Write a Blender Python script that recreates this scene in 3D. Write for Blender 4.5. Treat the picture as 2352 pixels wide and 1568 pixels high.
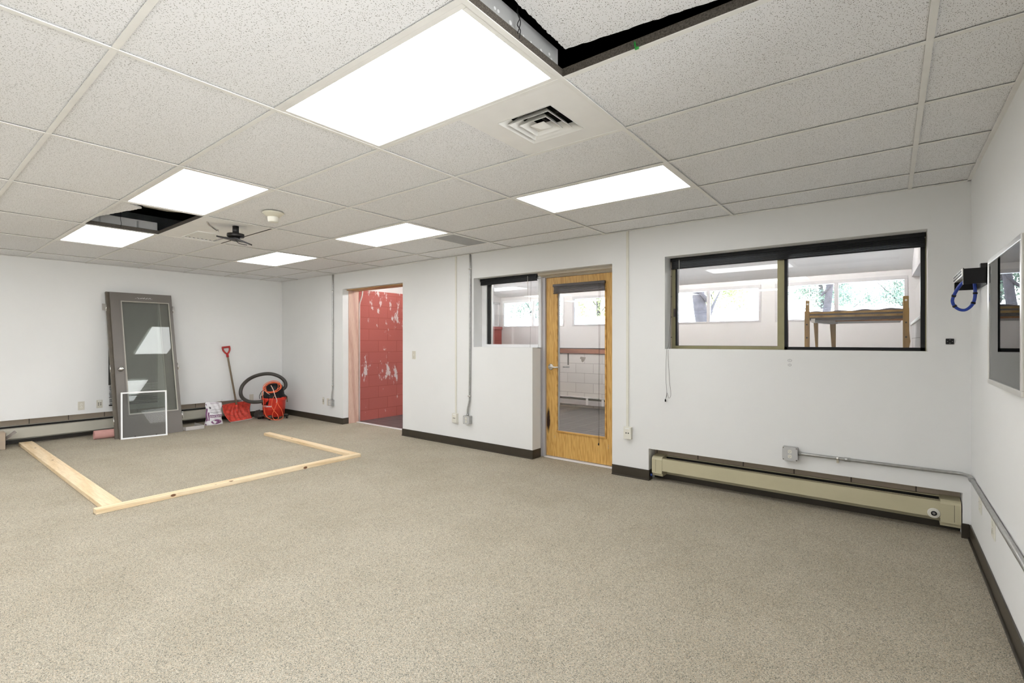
import bpy, bmesh, math, random
from mathutils import Vector, Matrix
R = math.radians
C = bpy.context.scene.collection
for o in list(bpy.data.objects): bpy.data.objects.remove(o)

# ------------------------------------------------------------------ camera
cd = bpy.data.cameras.new('camera'); cam = bpy.data.objects.new('camera', cd); C.objects.link(cam)
cd.sensor_width = 36.0; cd.lens = 1117.3/2352*36.0; cd.shift_y = -0.0007; cd.clip_start = .02; cd.clip_end = 300
cam.location = (0, 0, 1.366); cam.rotation_euler = (R(90), 0, R(37.782))
bpy.context.scene.camera = cam

# ------------------------------------------------------------------ light
w = bpy.data.worlds.new('sky'); bpy.context.scene.world = w; w.use_nodes = True
nt = w.node_tree; bg = nt.nodes['Background']
tc = nt.nodes.new('ShaderNodeTexCoord'); sx = nt.nodes.new('ShaderNodeSeparateXYZ'); cr = nt.nodes.new('ShaderNodeValToRGB')
nt.links.new(tc.outputs['Generated'], sx.inputs[0]); nt.links.new(sx.outputs['Z'], cr.inputs[0]); nt.links.new(cr.outputs[0], bg.inputs[0])
cr.color_ramp.elements[0].position = 0.0; cr.color_ramp.elements[0].color = (1, .99, .98, 1)
cr.color_ramp.elements[1].position = .7; cr.color_ramp.elements[1].color = (.62, .76, 1, 1)
bg.inputs['Strength'].default_value = 11.0
sd = bpy.data.lights.new('sun', 'SUN'); sd.energy = 9.0; sd.angle = R(.6); sd.color = (1, .96, .9)
sun = bpy.data.objects.new('sun', sd); C.objects.link(sun); sun.rotation_euler = (R(-40), 0, R(-8)); sun.location = (0, 0, 12)
LIGHT_E = 8.4
vs = bpy.context.scene.view_settings
vs.view_transform = 'Standard'; vs.look = 'None'; vs.exposure = 0.12; vs.gamma = 1.0; vs.use_curve_mapping = False

# ------------------------------------------------------------------ materials
def nodes(name):
    m = bpy.data.materials.new(name); m.use_nodes = True
    return m, m.node_tree.nodes, m.node_tree.links, m.node_tree.nodes['Principled BSDF']
def setp(p, rough=.6, metal=0.0, spec=.5, emis=None, es=0):
    p.inputs['Roughness'].default_value = rough; p.inputs['Metallic'].default_value = metal
    p.inputs['Specular IOR Level'].default_value = spec
    if emis: p.inputs['Emission Color'].default_value = (*emis, 1); p.inputs['Emission Strength'].default_value = es
def ramp(n, stops, interp='LINEAR'):
    r = n.new('ShaderNodeValToRGB'); r.color_ramp.interpolation = interp
    e = r.color_ramp.elements
    while len(e) < len(stops): e.new(.5)
    for i, (p, c) in enumerate(stops): e[i].position = p; e[i].color = (*c, 1)
    return r
def noise(n, l, scale, detail=3, rough=.5, coord='Object', stretch=None, dist=0):
    t = n.new('ShaderNodeTexCoord'); x = n.new('ShaderNodeTexNoise')
    x.inputs['Scale'].default_value = scale; x.inputs['Detail'].default_value = detail; x.inputs['Roughness'].default_value = rough
    x.inputs['Distortion'].default_value = dist
    if stretch:
        mp = n.new('ShaderNodeMapping'); mp.inputs['Scale'].default_value = stretch
        l.new(t.outputs[coord], mp.inputs[0]); l.new(mp.outputs[0], x.inputs['Vector'])
    else: l.new(t.outputs[coord], x.inputs['Vector'])
    return x
def bump(n, l, src, p, strength, dist=.002):
    b = n.new('ShaderNodeBump'); b.inputs['Strength'].default_value = strength; b.inputs['Distance'].default_value = dist
    l.new(src, b.inputs['Height']); l.new(b.outputs[0], p.inputs['Normal'])
def mix(n, l, fac, a, b, mode='MIX'):
    m = n.new('ShaderNodeMix'); m.data_type = 'RGBA'; m.blend_type = mode
    for s, v in ((m.inputs[0], fac), (m.inputs[6], a), (m.inputs[7], b)):
        if hasattr(v, 'links') or hasattr(v, 'is_linked'): l.new(v, s)
        elif isinstance(v, tuple): s.default_value = (*v, 1)
        else: s.default_value = v
    return m.outputs[2]
def flat(name, col, rough=.55, metal=0, var=.06, scale=9, spec=.5, bmp=0):
    """painted / plastic / metal surface: base colour with a slight procedural mottling"""
    m, n, l, p = nodes(name); setp(p, rough, metal, spec)
    x = noise(n, l, scale)
    d = tuple(max(0, c*(1-var)) for c in col); e = tuple(min(1, c*(1+var)) for c in col)
    r = ramp(n, [(.3, d), (.7, e)]); l.new(x.outputs[0], r.inputs[0]); l.new(r.outputs[0], p.inputs['Base Color'])
    if bmp: bump(n, l, x.outputs[0], p, bmp)
    return m

def m_carpet():
    m, n, l, p = nodes('carpet'); setp(p, .97, 0, .15)
    t = n.new('ShaderNodeTexCoord')
    v = n.new('ShaderNodeTexVoronoi'); v.inputs['Scale'].default_value = 300; v.inputs['Randomness'].default_value = 1
    mp = n.new('ShaderNodeMapping'); mp.inputs['Scale'].default_value = (1, 1, .02)
    l.new(t.outputs['Object'], mp.inputs[0]); l.new(mp.outputs[0], v.inputs['Vector'])
    sep = n.new('ShaderNodeSeparateColor'); l.new(v.outputs['Color'], sep.inputs[0])
    r = ramp(n, [(0, (.15, .145, .125)), (.10, (.235, .225, .185)), (.24, (.36, .33, .265)), (.5, (.44, .395, .31)), (.72, (.52, .47, .375)), (.88, (.47, .37, .26)), (1, (.66, .61, .51))])
    l.new(sep.outputs[0], r.inputs[0])
    x = noise(n, l, 330, 2, .6); r2 = ramp(n, [(.3, (.62, .62, .62)), (.7, (1.25, 1.25, 1.25))]); l.new(x.outputs[0], r2.inputs[0])
    c = mix(n, l, 1.0, r.outputs[0], r2.outputs[0], 'MULTIPLY')
    y = noise(n, l, 1.6, 5, .6); r3 = ramp(n, [(.33, (.90, .89, .87)), (.6, (1.0, 1.0, 1.0))]); l.new(y.outputs[0], r3.inputs[0])
    c = mix(n, l, 1.0, c, r3.outputs[0], 'MULTIPLY')
    l.new(c, p.inputs['Base Color']); bump(n, l, x.outputs[0], p, .5, .004)
    return m
def m_tile(name='acoustic_tile'):
    m, n, l, p = nodes(name); setp(p, .95, 0, .1)
    t = n.new('ShaderNodeTexCoord')
    wr = noise(n, l, 30, 1)
    mp = n.new('ShaderNodeMapping'); mp.inputs['Scale'].default_value = (1.0, .62, .6); mp.inputs['Rotation'].default_value = (0, 0, .5)
    l.new(t.outputs['Object'], mp.inputs[0])
    v = n.new('ShaderNodeTexVoronoi'); v.inputs['Scale'].default_value = 210
    ad = mix(n, l, .006, mp.outputs[0], wr.outputs['Color'], 'ADD'); l.new(ad, v.inputs['Vector'])
    x = noise(n, l, 110, 2)
    # pinholes: near the cell centre, of a size that varies with the noise
    mt = n.new('ShaderNodeMath'); mt.operation = 'MULTIPLY_ADD'; mt.inputs[1].default_value = -.42; l.new(x.outputs[0], mt.inputs[0]); l.new(v.outputs['Distance'], mt.inputs[2])
    r = ramp(n, [(.0, (.20, .19, .175)), (.05, (.86, .86, .87))]); l.new(mt.outputs[0], r.inputs[0])
    y = noise(n, l, 400, 2); r2 = ramp(n, [(.35, (.92, .92, .92)), (.6, (1, 1, 1))]); l.new(y.outputs[0], r2.inputs[0])
    l.new(mix(n, l, 1.0, r.outputs[0], r2.outputs[0], 'MULTIPLY'), p.inputs['Base Color'])
    return m
def m_wall(name, col, b=.12):
    m, n, l, p = nodes(name); setp(p, .6, 0, .25)
    x = noise(n, l, 120, 4); y = noise(n, l, 1.3, 4, .6)
    r = ramp(n, [(.3, tuple(c*.972 for c in col)), (.65, col)]); l.new(y.outputs[0], r.inputs[0]); l.new(r.outputs[0], p.inputs['Base Color'])
    bump(n, l, x.outputs[0], p, b, .0015); return m
def m_block(name, col, mort, axis='X', peel=None, bh=.2, bw=.4, off=(0, 0), msz=.006):
    """concrete block: Brick texture laid in the wall's plane"""
    m, n, l, p = nodes(name); setp(p, .8, 0, .25)
    t = n.new('ShaderNodeTexCoord'); s = n.new('ShaderNodeSeparateXYZ'); l.new(t.outputs['Object'], s.inputs[0])
    cb = n.new('ShaderNodeCombineXYZ')
    for (o, i, k) in ((s.outputs[axis], 0, off[0]), (s.outputs['Z'], 1, off[1])):
        a = n.new('ShaderNodeMath'); a.inputs[1].default_value = k; l.new(o, a.inputs[0]); l.new(a.outputs[0], cb.inputs[i])
    b = n.new('ShaderNodeTexBrick'); b.inputs['Scale'].default_value = 1; b.inputs['Brick Width'].default_value = bw; b.inputs['Row Height'].default_value = bh
    b.inputs['Mortar Size'].default_value = msz; b.inputs['Mortar Smooth'].default_value = .4; b.inputs['Bias'].default_value = 0
    b.inputs['Color1'].default_value = (*col, 1); b.inputs['Color2'].default_value = (*tuple(c*.93 for c in col), 1); b.inputs['Mortar'].default_value = (*mort, 1)
    l.new(cb.outputs[0], b.inputs['Vector'])
    out = b.outputs['Color']; x = noise(n, l, 40, 4)
    if peel:
        y = noise(n, l, 5.5, 8, .72, stretch=(1, 1.6, .8)); z = noise(n, l, 1.6, 3, .5, stretch=(1, 1.6, .6))
        ms = n.new('ShaderNodeMath'); ms.operation = 'MULTIPLY'; l.new(y.outputs[0], ms.inputs[0]); l.new(z.outputs[0], ms.inputs[1])
        r = ramp(n, [(.318, (0, 0, 0)), (.345, (1, 1, 1))]); l.new(ms.outputs[0], r.inputs[0])
        out = mix(n, l, r.outputs[0], out, peel)
    l.new(out, p.inputs['Base Color']); bump(n, l, x.outputs[0], p, .35, .003); return m
def m_wood(name, light, dark, axis='Z', scale=6, dist=7, rough=.42, knots=False, stretch=.12, det=2.5):
    m, n, l, p = nodes(name); setp(p, rough, 0, .4)
    t = n.new('ShaderNodeTexCoord'); mp = n.new('ShaderNodeMapping')
    sc = [1, 1, 1]; sc['XYZ'.index(axis)] = stretch; mp.inputs['Scale'].default_value = sc
    l.new(t.outputs['Object'], mp.inputs[0])
    wv = n.new('ShaderNodeTexWave'); wv.wave_type = 'BANDS'; wv.bands_direction = 'DIAGONAL'
    wv.inputs['Scale'].default_value = scale; wv.inputs['Distortion'].default_value = dist; wv.inputs['Detail'].default_value = det; wv.inputs['Detail Scale'].default_value = 1.6
    l.new(mp.outputs[0], wv.inputs['Vector'])
    r = ramp(n, [(0, dark), (.35, tuple((a+b)/2 for a, b in zip(dark, light))), (.75, light)]); l.new(wv.outputs[0], r.inputs[0])
    x = n.new('ShaderNodeTexNoise'); x.inputs['Scale'].default_value = 90; l.new(mp.outputs[0], x.inputs['Vector'])
    r2 = ramp(n, [(.3, (.86, .84, .8)), (.6, (1, 1, 1))]); l.new(x.outputs[0], r2.inputs[0])
    c = mix(n, l, 1.0, r.outputs[0], r2.outputs[0], 'MULTIPLY')
    if knots:
        v = n.new('ShaderNodeTexVoronoi'); v.inputs['Scale'].default_value = 8.0
        mq = n.new('ShaderNodeMapping'); q = [1, 1, 1]; q['XYZ'.index(axis)] = .55; mq.inputs['Scale'].default_value = q
        l.new(t.outputs['Object'], mq.inputs[0]); l.new(mq.outputs[0], v.inputs['Vector'])
        rk = ramp(n, [(.09, (1, 1, 1)), (.12, (0, 0, 0))]); l.new(v.outputs['Distance'], rk.inputs[0])
        c = mix(n, l, rk.outputs[0], c, (.16, .07, .03))
    l.new(c, p.inputs['Base Color']); return m
def m_glass(name, tint=(1, 1, 1), rough=0.0, ior=1.5, dust=0.0):
    m = bpy.data.materials.new(name); m.use_nodes = True; n = m.node_tree.nodes; l = m.node_tree.links
    for q in list(n):
        if q.type != 'OUTPUT_MATERIAL': n.remove(q)
    out = [q for q in n if q.type == 'OUTPUT_MATERIAL'][0]
    tr = n.new('ShaderNodeBsdfTransparent'); tr.inputs[0].default_value = (*tint, 1)
    gl = n.new('ShaderNodeBsdfGlossy'); gl.inputs['Roughness'].default_value = rough
    fr = n.new('ShaderNodeFresnel'); fr.inputs[0].default_value = ior
    mx = n.new('ShaderNodeMixShader'); l.new(fr.outputs[0], mx.inputs[0]); l.new(tr.outputs[0], mx.inputs[1]); l.new(gl.outputs[0], mx.inputs[2]); df = n.new('ShaderNodeBsdfDiffuse'); df.inputs[0].default_value = (.7, .7, .66, 1); m2 = n.new('ShaderNodeMixShader'); m2.inputs[0].default_value = dust
    l.new(mx.outputs[0], m2.inputs[1]); l.new(df.outputs[0], m2.inputs[2]); l.new(m2.outputs[0], out.inputs[0])
    return m
def m_slate():
    m, n, l, p = nodes('slate_tile'); setp(p, .32, 0, .5)
    t = n.new('ShaderNodeTexCoord'); b = n.new('ShaderNodeTexBrick'); b.offset = 0
    b.inputs['Scale'].default_value = 1; b.inputs['Brick Width'].default_value = .3; b.inputs['Row Height'].default_value = .15
    b.inputs['Mortar Size'].default_value = .005; b.inputs['Color1'].default_value = (.070, .066, .070, 1); b.inputs['Color2'].default_value = (.10, .092, .092, 1); b.inputs['Mortar'].default_value = (.24, .23, .22, 1)
    l.new(t.outputs['Object'], b.inputs['Vector'])
    l.new(b.outputs['Color'], p.inputs['Base Color']); x = noise(n, l, 14, 4); bump(n, l, x.outputs[0], p, .3, .004); return m
def m_foliage(name, a, b):
    m, n, l, p = nodes(name); setp(p, .7, 0, .2)
    x = noise(n, l, 2.5, 3); r = ramp(n, [(.35, a), (.65, b)]); l.new(x.outputs[0], r.inputs[0]); l.new(r.outputs[0], p.inputs['Base Color']); return m
def m_burnt_oak(base):
    """oak with a scorched patch of its own at the latch edge"""
    m = m_wood('oak_veneer', (.70, .43, .135), (.58, .325, .085), 'Z', 17, 13, .4, stretch=.09)
    n = m.node_tree.nodes; l = m.node_tree.links; p = n['Principled BSDF']; src = p.inputs['Base Color'].links[0].from_socket
    t = n.new('ShaderNodeTexCoord'); mp = n.new('ShaderNodeMapping'); mp.vector_type = 'POINT'
    mp.inputs['Location'].default_value = (-.028/.034, 0, -.42/.17); mp.inputs['Scale'].default_value = (1/.034, 0, 1/.17)
    l.new(t.outputs['Object'], mp.inputs[0]); g = n.new('ShaderNodeTexGradient'); g.gradient_type = 'SPHERICAL'; l.new(mp.outputs[0], g.inputs[0])
    x = noise(n, l, 40, 3, stretch=(1, 1, .25)); mm = n.new('ShaderNodeMath'); mm.operation = 'MULTIPLY'; l.new(g.outputs[0], mm.inputs[0]); l.new(x.outputs[0], mm.inputs[1])
    r = ramp(n, [(.02, (0, 0, 0)), (.22, (1, 1, 1))]); l.new(mm.outputs[0], r.inputs[0])
    l.new(mix(n, l, r.outputs[0], src, (.02, .006, .003)), p.inputs['Base Color']); return m

MT = dict(
 carpet=m_carpet(), tile=m_tile(), wall=m_wall('white_wall_paint', (.785, .785, .775)), wall2=m_wall('sunroom_paint', (.66, .645, .64)),
 smooth=flat('smooth_ceiling_panel', (.84, .83, .81), .6, var=.02), grid=flat('grid_white', (.82, .81, .78), .5, var=.03),
 block_brown=m_block('brown_block', (.50, .42, .33), (.14, .12, .10), 'X', off=(.24, 0)), block_brown_y=m_block('brown_block_side', (.50, .42, .33), (.14, .12, .10), 'Y'),
 block_red=m_block('red_painted_block', (.37, .10, .085), (.27, .065, .055), 'Y', peel=(.62, .55, .56), off=(.06, .03)),
 block_white=m_block('white_painted_block', (.66, .64, .615), (.36, .34, .33), 'X', off=(.13, .1), msz=.005),
 block_white_y=m_block('white_block_end', (.70, .68, .67), (.40, .38, .38), 'Y', msz=.005),
 base=flat('brown_vinyl', (.040, .032, .022), .38, var=.1), dark=flat('void_shade', (.02, .018, .016), .9), rust_gap_shade=flat('rusted_steel_gap_shade', (.10, .085, .07), .7, var=.5, scale=160),  # near-black stands in for shade in voids; rust tone also shades tile gaps
 galv=flat('galvanised_steel', (.42, .42, .41), .36, .85, var=.12, scale=30), galvp=flat('grey_painted_steel', (.50, .50, .495), .45, .1, var=.05), nickel=flat('brushed_nickel', (.62, .60, .57), .28, .9),
 chrome=flat('chrome', (.72, .71, .69), .18, 1), ivory=flat('ivory_plastic', (.60, .57, .49), .4, var=.02), ivory2=flat('pale_ivory_plastic', (.72, .70, .62), .4, var=.02), almond=flat('almond_heater_enamel', (.52, .475, .32), .38, var=.02),
 greyenam=flat('grey_heater_enamel', (.47, .45, .38), .4, var=.03), fin=flat('heater_shadow_slot', (.05, .045, .035), .7), olive=flat('bronze_olive_aluminium', (.26, .235, .13), .4, .4, var=.08),
 black=flat('black_plastic', (.010, .010, .011), .4, var=.2, spec=.25), blackm=flat('black_metal', (.020, .018, .018), .42, .3, var=.2), brownbl=flat('dark_brown_slats', (.055, .042, .038), .3, var=.15),
 alu=flat('silver_aluminium', (.70, .68, .65), .3, .9, var=.05), whitefr=flat('white_painted_frame', (.78, .78, .78), .5, var=.03), beigefr=flat('beige_painted_frame', (.56, .50, .40), .45, var=.05),
 greyfr=flat('grey_painted_frame', (.50, .49, .50), .45, var=.04), gdoor=flat('grey_door_paint', (.165, .15, .135), .42, var=.05, scale=3), gdoor2=flat('grey_brown_door_edge', (.125, .105, .08), .45, var=.15), mould=flat('light_glazing_bead', (.40, .38, .33), .45),
 oak=m_burnt_oak(None), oakplain=m_wood('oak_lite_frame', (.66, .38, .11), (.50, .26, .06), 'X', 6, 4), pine=m_wood('pine_across', (.84, .67, .45), (.78, .59, .36), 'X', 5, 5, .6, True, .08), pine_y=m_wood('pine_along', (.84, .69, .47), (.77, .59, .36), 'Y', 5, 5, .6, True, .08),
 pinkwood=m_wood('raw_jamb_lumber', (.66, .46, .38), (.54, .34, .27), 'Z', 4, 4, .7, True, .1), gold=m_wood('golden_header', (.58, .38, .17), (.44, .26, .10), 'X', 4, 3),
 bunk=m_wood('varnished_bunk_wood', (.33, .21, .06), (.24, .14, .035), 'Z', 4, 3, .4), dowel=m_wood('orange_rail', (.42, .19, .06), (.32, .13, .04), 'X', 4, 3), ledge=m_wood('brown_ledge', (.28, .12, .07), (.19, .075, .04), 'X', 3, 3, .5),
 glass=m_glass('window_glass', (.97, .98, .98)), glassd=m_glass('door_lite_glass', (.86, .88, .86), dust=.09), glassb=m_glass('case_glass', (.92, .93, .93)), scr=m_glass('plastic_film', (.94, .95, .95), .02, 1.2),
 slate=m_slate(), red=flat('red_vac_plastic', (.62, .035, .018), .38, var=.12), redsh=flat('scuffed_red_shovel', (.56, .055, .035), .5, var=.35, scale=22), redh=flat('red_handle', (.40, .015, .012), .35),
 shaft=m_wood('worn_shaft', (.22, .17, .11), (.14, .10, .06), 'Z', 5, 2), hose=flat('ribbed_black_hose', (.045, .040, .034), .45, var=.2), orange=flat('orange_cable', (.85, .16, .06), .4, var=.08), pinkc=flat('pale_cable', (.80, .58, .50), .4),
 blue=flat('blue_cable', (.015, .05, .33), .38, var=.15, scale=80), paperw=flat('white_sack_plastic', (.74, .72, .74), .45, var=.05, scale=30), purple=flat('purple_print', (.20, .07, .17), .5), ink=flat('dark_print', (.10, .09, .10), .6), cardb=flat('cardboard', (.42, .34, .26), .85, var=.05), cardi=flat('grey_cardboard_flap', (.38, .34, .31), .85),
 pinkroll=flat('rose_paper_roll', (.56, .30, .27), .75, var=.06), det=flat('smoke_detector_plastic', (.66, .63, .52), .45, var=.02), green=flat('green_tie', (.03, .30, .05), .4), orw=flat('orange_wood_edge', (.40, .17, .05), .6), white=flat('white_print', (.85, .85, .85), .5, var=.02),
 trunk=flat('bark', (.045, .04, .045), .9, var=.3, bmp=.6), leaf=m_foliage('sunlit_leaves', (.20, .26, .09), (.40, .44, .20)), leaf2=m_foliage('bluish_leaves', (.10, .15, .12), (.22, .30, .22)), conc=flat('pale_concrete', (.74, .73, .71), .9, var=.05), gravel=flat('pale_gravel', (.62, .60, .57), .95, var=.12, scale=20),
 duct=flat('kraft_duct_wrap', (.26, .235, .20), .7, var=.2), white_cond=flat('white_conduit', (.72, .70, .66), .45), film=flat('grey_tray', (.50, .48, .46), .5),
 slatg=flat('dark_slats', (.045, .045, .038), .4),
 ceilw=flat('white_ceiling_paint', (.93, .915, .90), .8, var=.01),
 scuff=flat('scuffed_paint', (.62, .61, .60), .6, var=.1),
)
md, n_, l_, p_ = nodes('light_diffuser'); setp(p_, .5, 0, .3, (.975, .985, 1.0), LIGHT_E); p_.inputs['Base Color'].default_value = (.9, .9, .9, 1); MT['diff'] = md
md, n_, l_, p_ = nodes('fill_tube'); setp(p_, .5, 0, .3, (1, .965, .95), 330.0); MT['tubeglow'] = md  # glow of the added sunroom fill lights

# ------------------------------------------------------------------ geometry helpers
MW = {}
def box(bm, x0, x1, y0, y1, z0, z1, bev=0):
    x0, x1 = sorted((x0, x1)); y0, y1 = sorted((y0, y1)); z0, z1 = sorted((z0, z1))
    v = [bm.verts.new(p) for p in ((x0,y0,z0),(x1,y0,z0),(x1,y1,z0),(x0,y1,z0),(x0,y0,z1),(x1,y0,z1),(x1,y1,z1),(x0,y1,z1))]
    f = [bm.faces.new([v[i] for i in q]) for q in ((3,2,1,0),(4,5,6,7),(0,1,5,4),(1,2,6,5),(2,3,7,6),(3,0,4,7))]
    if bev:
        es = list({e for a in f for e in a.edges}); bmesh.ops.bevel(bm, geom=es, offset=bev, segments=2, affect='EDGES', profile=.6)
def prism(bm, pts, d, axis='Y', base=0):
    """closed outline (a,b) pushed along axis; axis Y: (a,b)=(x,z); X: (y,z); Z: (x,y)"""
    def P(a, b, c): return {'Y': (a, c, b), 'X': (c, a, b), 'Z': (a, b, c)}[axis]
    A = [bm.verts.new(P(a, b, base)) for a, b in pts]; B = [bm.verts.new(P(a, b, base+d)) for a, b in pts]
    bm.faces.new(A[::-1]); bm.faces.new(B)
    k = len(pts)
    for i in range(k): bm.faces.new((A[i], A[(i+1) % k], B[(i+1) % k], B[i]))
def frames(pts, closed=False):
    pts = [Vector(p) for p in pts]; n = len(pts); out = []; up = None
    for i in range(n):
        if closed: t = pts[(i+1) % n]-pts[i-1]
        else: t = pts[min(i+1, n-1)]-pts[max(i-1, 0)]
        t.normalize()
        if up is None:
            up = Vector((0, 0, 1)) if abs(t.z) < .9 else Vector((1, 0, 0))
        a = t.cross(up)
        if a.length < 1e-4: a = t.cross(Vector((0, 1, 0)))
        a.normalize(); b = a.cross(t).normalized(); up = b; out.append((pts[i], a, b))
    return out
def tube(bm, pts, r, seg=10, closed=False, rib=0):
    fr = frames(pts, closed); rings = []
    for i, (p, a, b) in enumerate(fr):
        rr = (r[i] if isinstance(r, (list, tuple)) else r)*(1+(rib if i % 2 else 0))
        rings.append([bm.verts.new(p+a*rr*math.cos(2*math.pi*k/seg)+b*rr*math.sin(2*math.pi*k/seg)) for k in range(seg)])
    m = len(rings)
    for i in range(m if closed else m-1):
        A = rings[i]; B = rings[(i+1) % m]
        for k in range(seg):
            f = bm.faces.new((A[k], A[(k+1) % seg], B[(k+1) % seg], B[k])); f.smooth = True
    if not closed: bm.faces.new(rings[0][::-1]); bm.faces.new(rings[-1])
def cyl(bm, p0, p1, r0, r1=None, seg=24):
    tube(bm, [p0, p1], [r0, r0 if r1 is None else r1], seg)
def lathe(bm, prof, c, axis='Z', seg=32):
    """prof: (radius, height) list about centre c"""
    rings = []
    for r, h in prof:
        ring = []
        for k in range(seg):
            a = 2*math.pi*k/seg; q = (r*math.cos(a), r*math.sin(a), h)
            if axis == 'Y': q = (q[0], h, q[1])
            if axis == 'X': q = (h, q[0], q[1])
            ring.append(bm.verts.new((c[0]+q[0], c[1]+q[1], c[2]+q[2])))
        rings.append(ring)
    for i in range(len(rings)-1):
        for k in range(seg):
            f = bm.faces.new((rings[i][k], rings[i][(k+1) % seg], rings[i+1][(k+1) % seg], rings[i+1][k])); f.smooth = True
    bm.faces.new(rings[0][::-1]); bm.faces.new(rings[-1])
def spline(pts, n=8, closed=False):
    P = [Vector(p) for p in pts]; out = []; m = len(P)
    rng = range(m if closed else m-1)
    for i in rng:
        if closed: a, b, c, d = P[i-1], P[i], P[(i+1) % m], P[(i+2) % m]
        else: a, b, c, d = P[max(i-1, 0)], P[i], P[i+1], P[min(i+2, m-1)]
        for k in range(n):
            t = k/n; out.append(.5*((2*b)+(c-a)*t+(2*a-5*b+4*c-d)*t*t+(3*b-a-3*c+d)*t**3))
    if not closed: out.append(P[-1])
    return out
def B(*boxes, bev=0):
    bm = bmesh.new()
    for b in boxes: box(bm, *b, bev=bev)
    return bm
def finish(name, bm, mat, smooth=False):
    bmesh.ops.recalc_face_normals(bm, faces=bm.faces)
    me = bpy.data.meshes.new(name); bm.to_mesh(me); bm.free(); me.materials.append(MT[mat] if isinstance(mat, str) else mat)
    if smooth:
        for p in me.polygons: p.use_smooth = True
    return me
def obj(name, bm, mat, parent=None, label=None, cat=None, group=None, kind=None, local=False, smooth=False, plabel=None):
    """one mesh object; geometry in world space unless local (then in the parent's space)"""
    o = bpy.data.objects.new(name, None) if bm is None else None
    if parent is None:
        vs_ = [v.co for v in bm.verts]
        lo = [min(v[i] for v in vs_) for i in range(3)]; hi = [max(v[i] for v in vs_) for i in range(3)]
        loc = Vector(((lo[0]+hi[0])/2, (lo[1]+hi[1])/2, lo[2]))
        if kind == 'structure': loc = Vector((0, 0, 0))
        bmesh.ops.translate(bm, verts=bm.verts, vec=-loc)
        o = bpy.data.objects.new(name, finish(name, bm, mat, smooth)); o.location = loc; MW[o.name] = Matrix.Translation(loc)
    else:
        if not local: bmesh.ops.transform(bm, matrix=MW[parent.name].inverted(), verts=bm.verts)
        o = bpy.data.objects.new(name, finish(name, bm, mat, smooth)); o.parent = parent; MW[o.name] = MW[parent.name]
        if plabel: o['label'] = plabel
    C.objects.link(o); tag(o, label, cat, group, kind); return o
def tag(o, label=None, cat=None, group=None, kind=None):
    if label: o['label'] = label
    if cat: o['category'] = cat
    if group: o['group'] = group
    if kind: o['kind'] = kind
def thing(name, loc, label=None, cat=None, group=None, kind=None, rot=None):
    o = bpy.data.objects.new(name, None); C.objects.link(o); o.empty_display_size = .05
    m = Matrix.Translation(Vector(loc)) @ (rot.to_4x4() if rot else Matrix.Identity(4))
    o.matrix_world = m; MW[o.name] = m; tag(o, label, cat, group, kind); return o
def struct(name, bm, mat, smooth=False): return obj(name, bm, mat, kind='structure', smooth=smooth)
def rectwall(bm, axis, p0, p1, us, zs, hole):
    """wall slab between planes p0,p1 (normal = axis) on a grid of cuts, cells left out where hole(uc,zc)"""
    def P(u, d, z): return (u, d, z) if axis == 'Y' else (d, u, z)
    us = sorted(set(us)); zs = sorted(set(zs)); cache = {}
    def V(*a):
        k = tuple(round(q, 5) for q in P(*a))
        if k not in cache: cache[k] = bm.verts.new(k)
        return cache[k]
    solid = lambda i, j: 0 <= i < len(us)-1 and 0 <= j < len(zs)-1 and not hole((us[i]+us[i+1])/2, (zs[j]+zs[j+1])/2)
    for i in range(len(us)-1):
        for j in range(len(zs)-1):
            if not solid(i, j): continue
            a, b, c, d = us[i], us[i+1], zs[j], zs[j+1]
            for p in (p0, p1): bm.faces.new((V(a, p, c), V(b, p, c), V(b, p, d), V(a, p, d)))
            if not solid(i-1, j): bm.faces.new((V(a, p0, c), V(a, p1, c), V(a, p1, d), V(a, p0, d)))
            if not solid(i+1, j): bm.faces.new((V(b, p0, c), V(b, p1, c), V(b, p1, d), V(b, p0, d)))
            if not solid(i, j-1): bm.faces.new((V(a, p0, c), V(b, p0, c), V(b, p1, c), V(a, p1, c)))
            if not solid(i, j+1): bm.faces.new((V(a, p0, d), V(b, p0, d), V(b, p1, d), V(a, p1, d)))
def inr(u, z, r): return r[0] < u < r[1] and r[2] < z < r[3]

# ------------------------------------------------------------------ room constants
XL, XR, YF, YB, H = -9.034, .446, 4.583, -4.0, 2.469
TOP = 3.3
GX = [-8.439, -7.22, -6.009, -4.798, -3.548, -2.323, -1.091, .119]
GY = [.534-.6096*k for k in range(7, 0, -1)] + [.534, 1.145, 1.752, 2.363, 2.97, 3.581, 4.178]
J0 = 7   # index of the line Y=.534

# ------------------------------------------------------------------ floor, walls
struct('floor', B((XL-.2, XR+.1, YB-.1, 4.86, -.1, 0)), 'carpet')
struct('floor_sunroom', B((-7.4, .4, 4.86, 9.0, -.1, 0)), 'slate')
DW = (-7.051, -5.548, -.01, 2.206)
def holeA(u, z):
    return inr(u, z, DW) or inr(u, z, (-4.168, -3.254, 1.287, 2.158)) or inr(u, z, (-3.254, -2.25, -.01, 2.158)) or inr(u, z, (-1.699, .219, 1.288, 2.17)) or inr(u, z, (-1.86, .404, -.01, .311))
bm = bmesh.new(); rectwall(bm, 'Y', YF, 4.745, [XL-.2, -7.051, -5.548, -4.168, -3.254, -2.25, -1.86, -1.699, .219, .404, XR+.12], [0, .311, 1.287, 1.288, 2.158, 2.17, 2.206, TOP], holeA)
struct('wall_front', bm, 'wall')
def holeB(u, z): return inr(u, z, (-7.10, -5.50, -.01, 2.225)) or inr(u, z, (-4.12, -3.255, 1.31, 2.15)) or inr(u, z, (-3.255, -2.25, -.01, 2.15)) or inr(u, z, (-1.69, .222, 1.29, 2.162))
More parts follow.
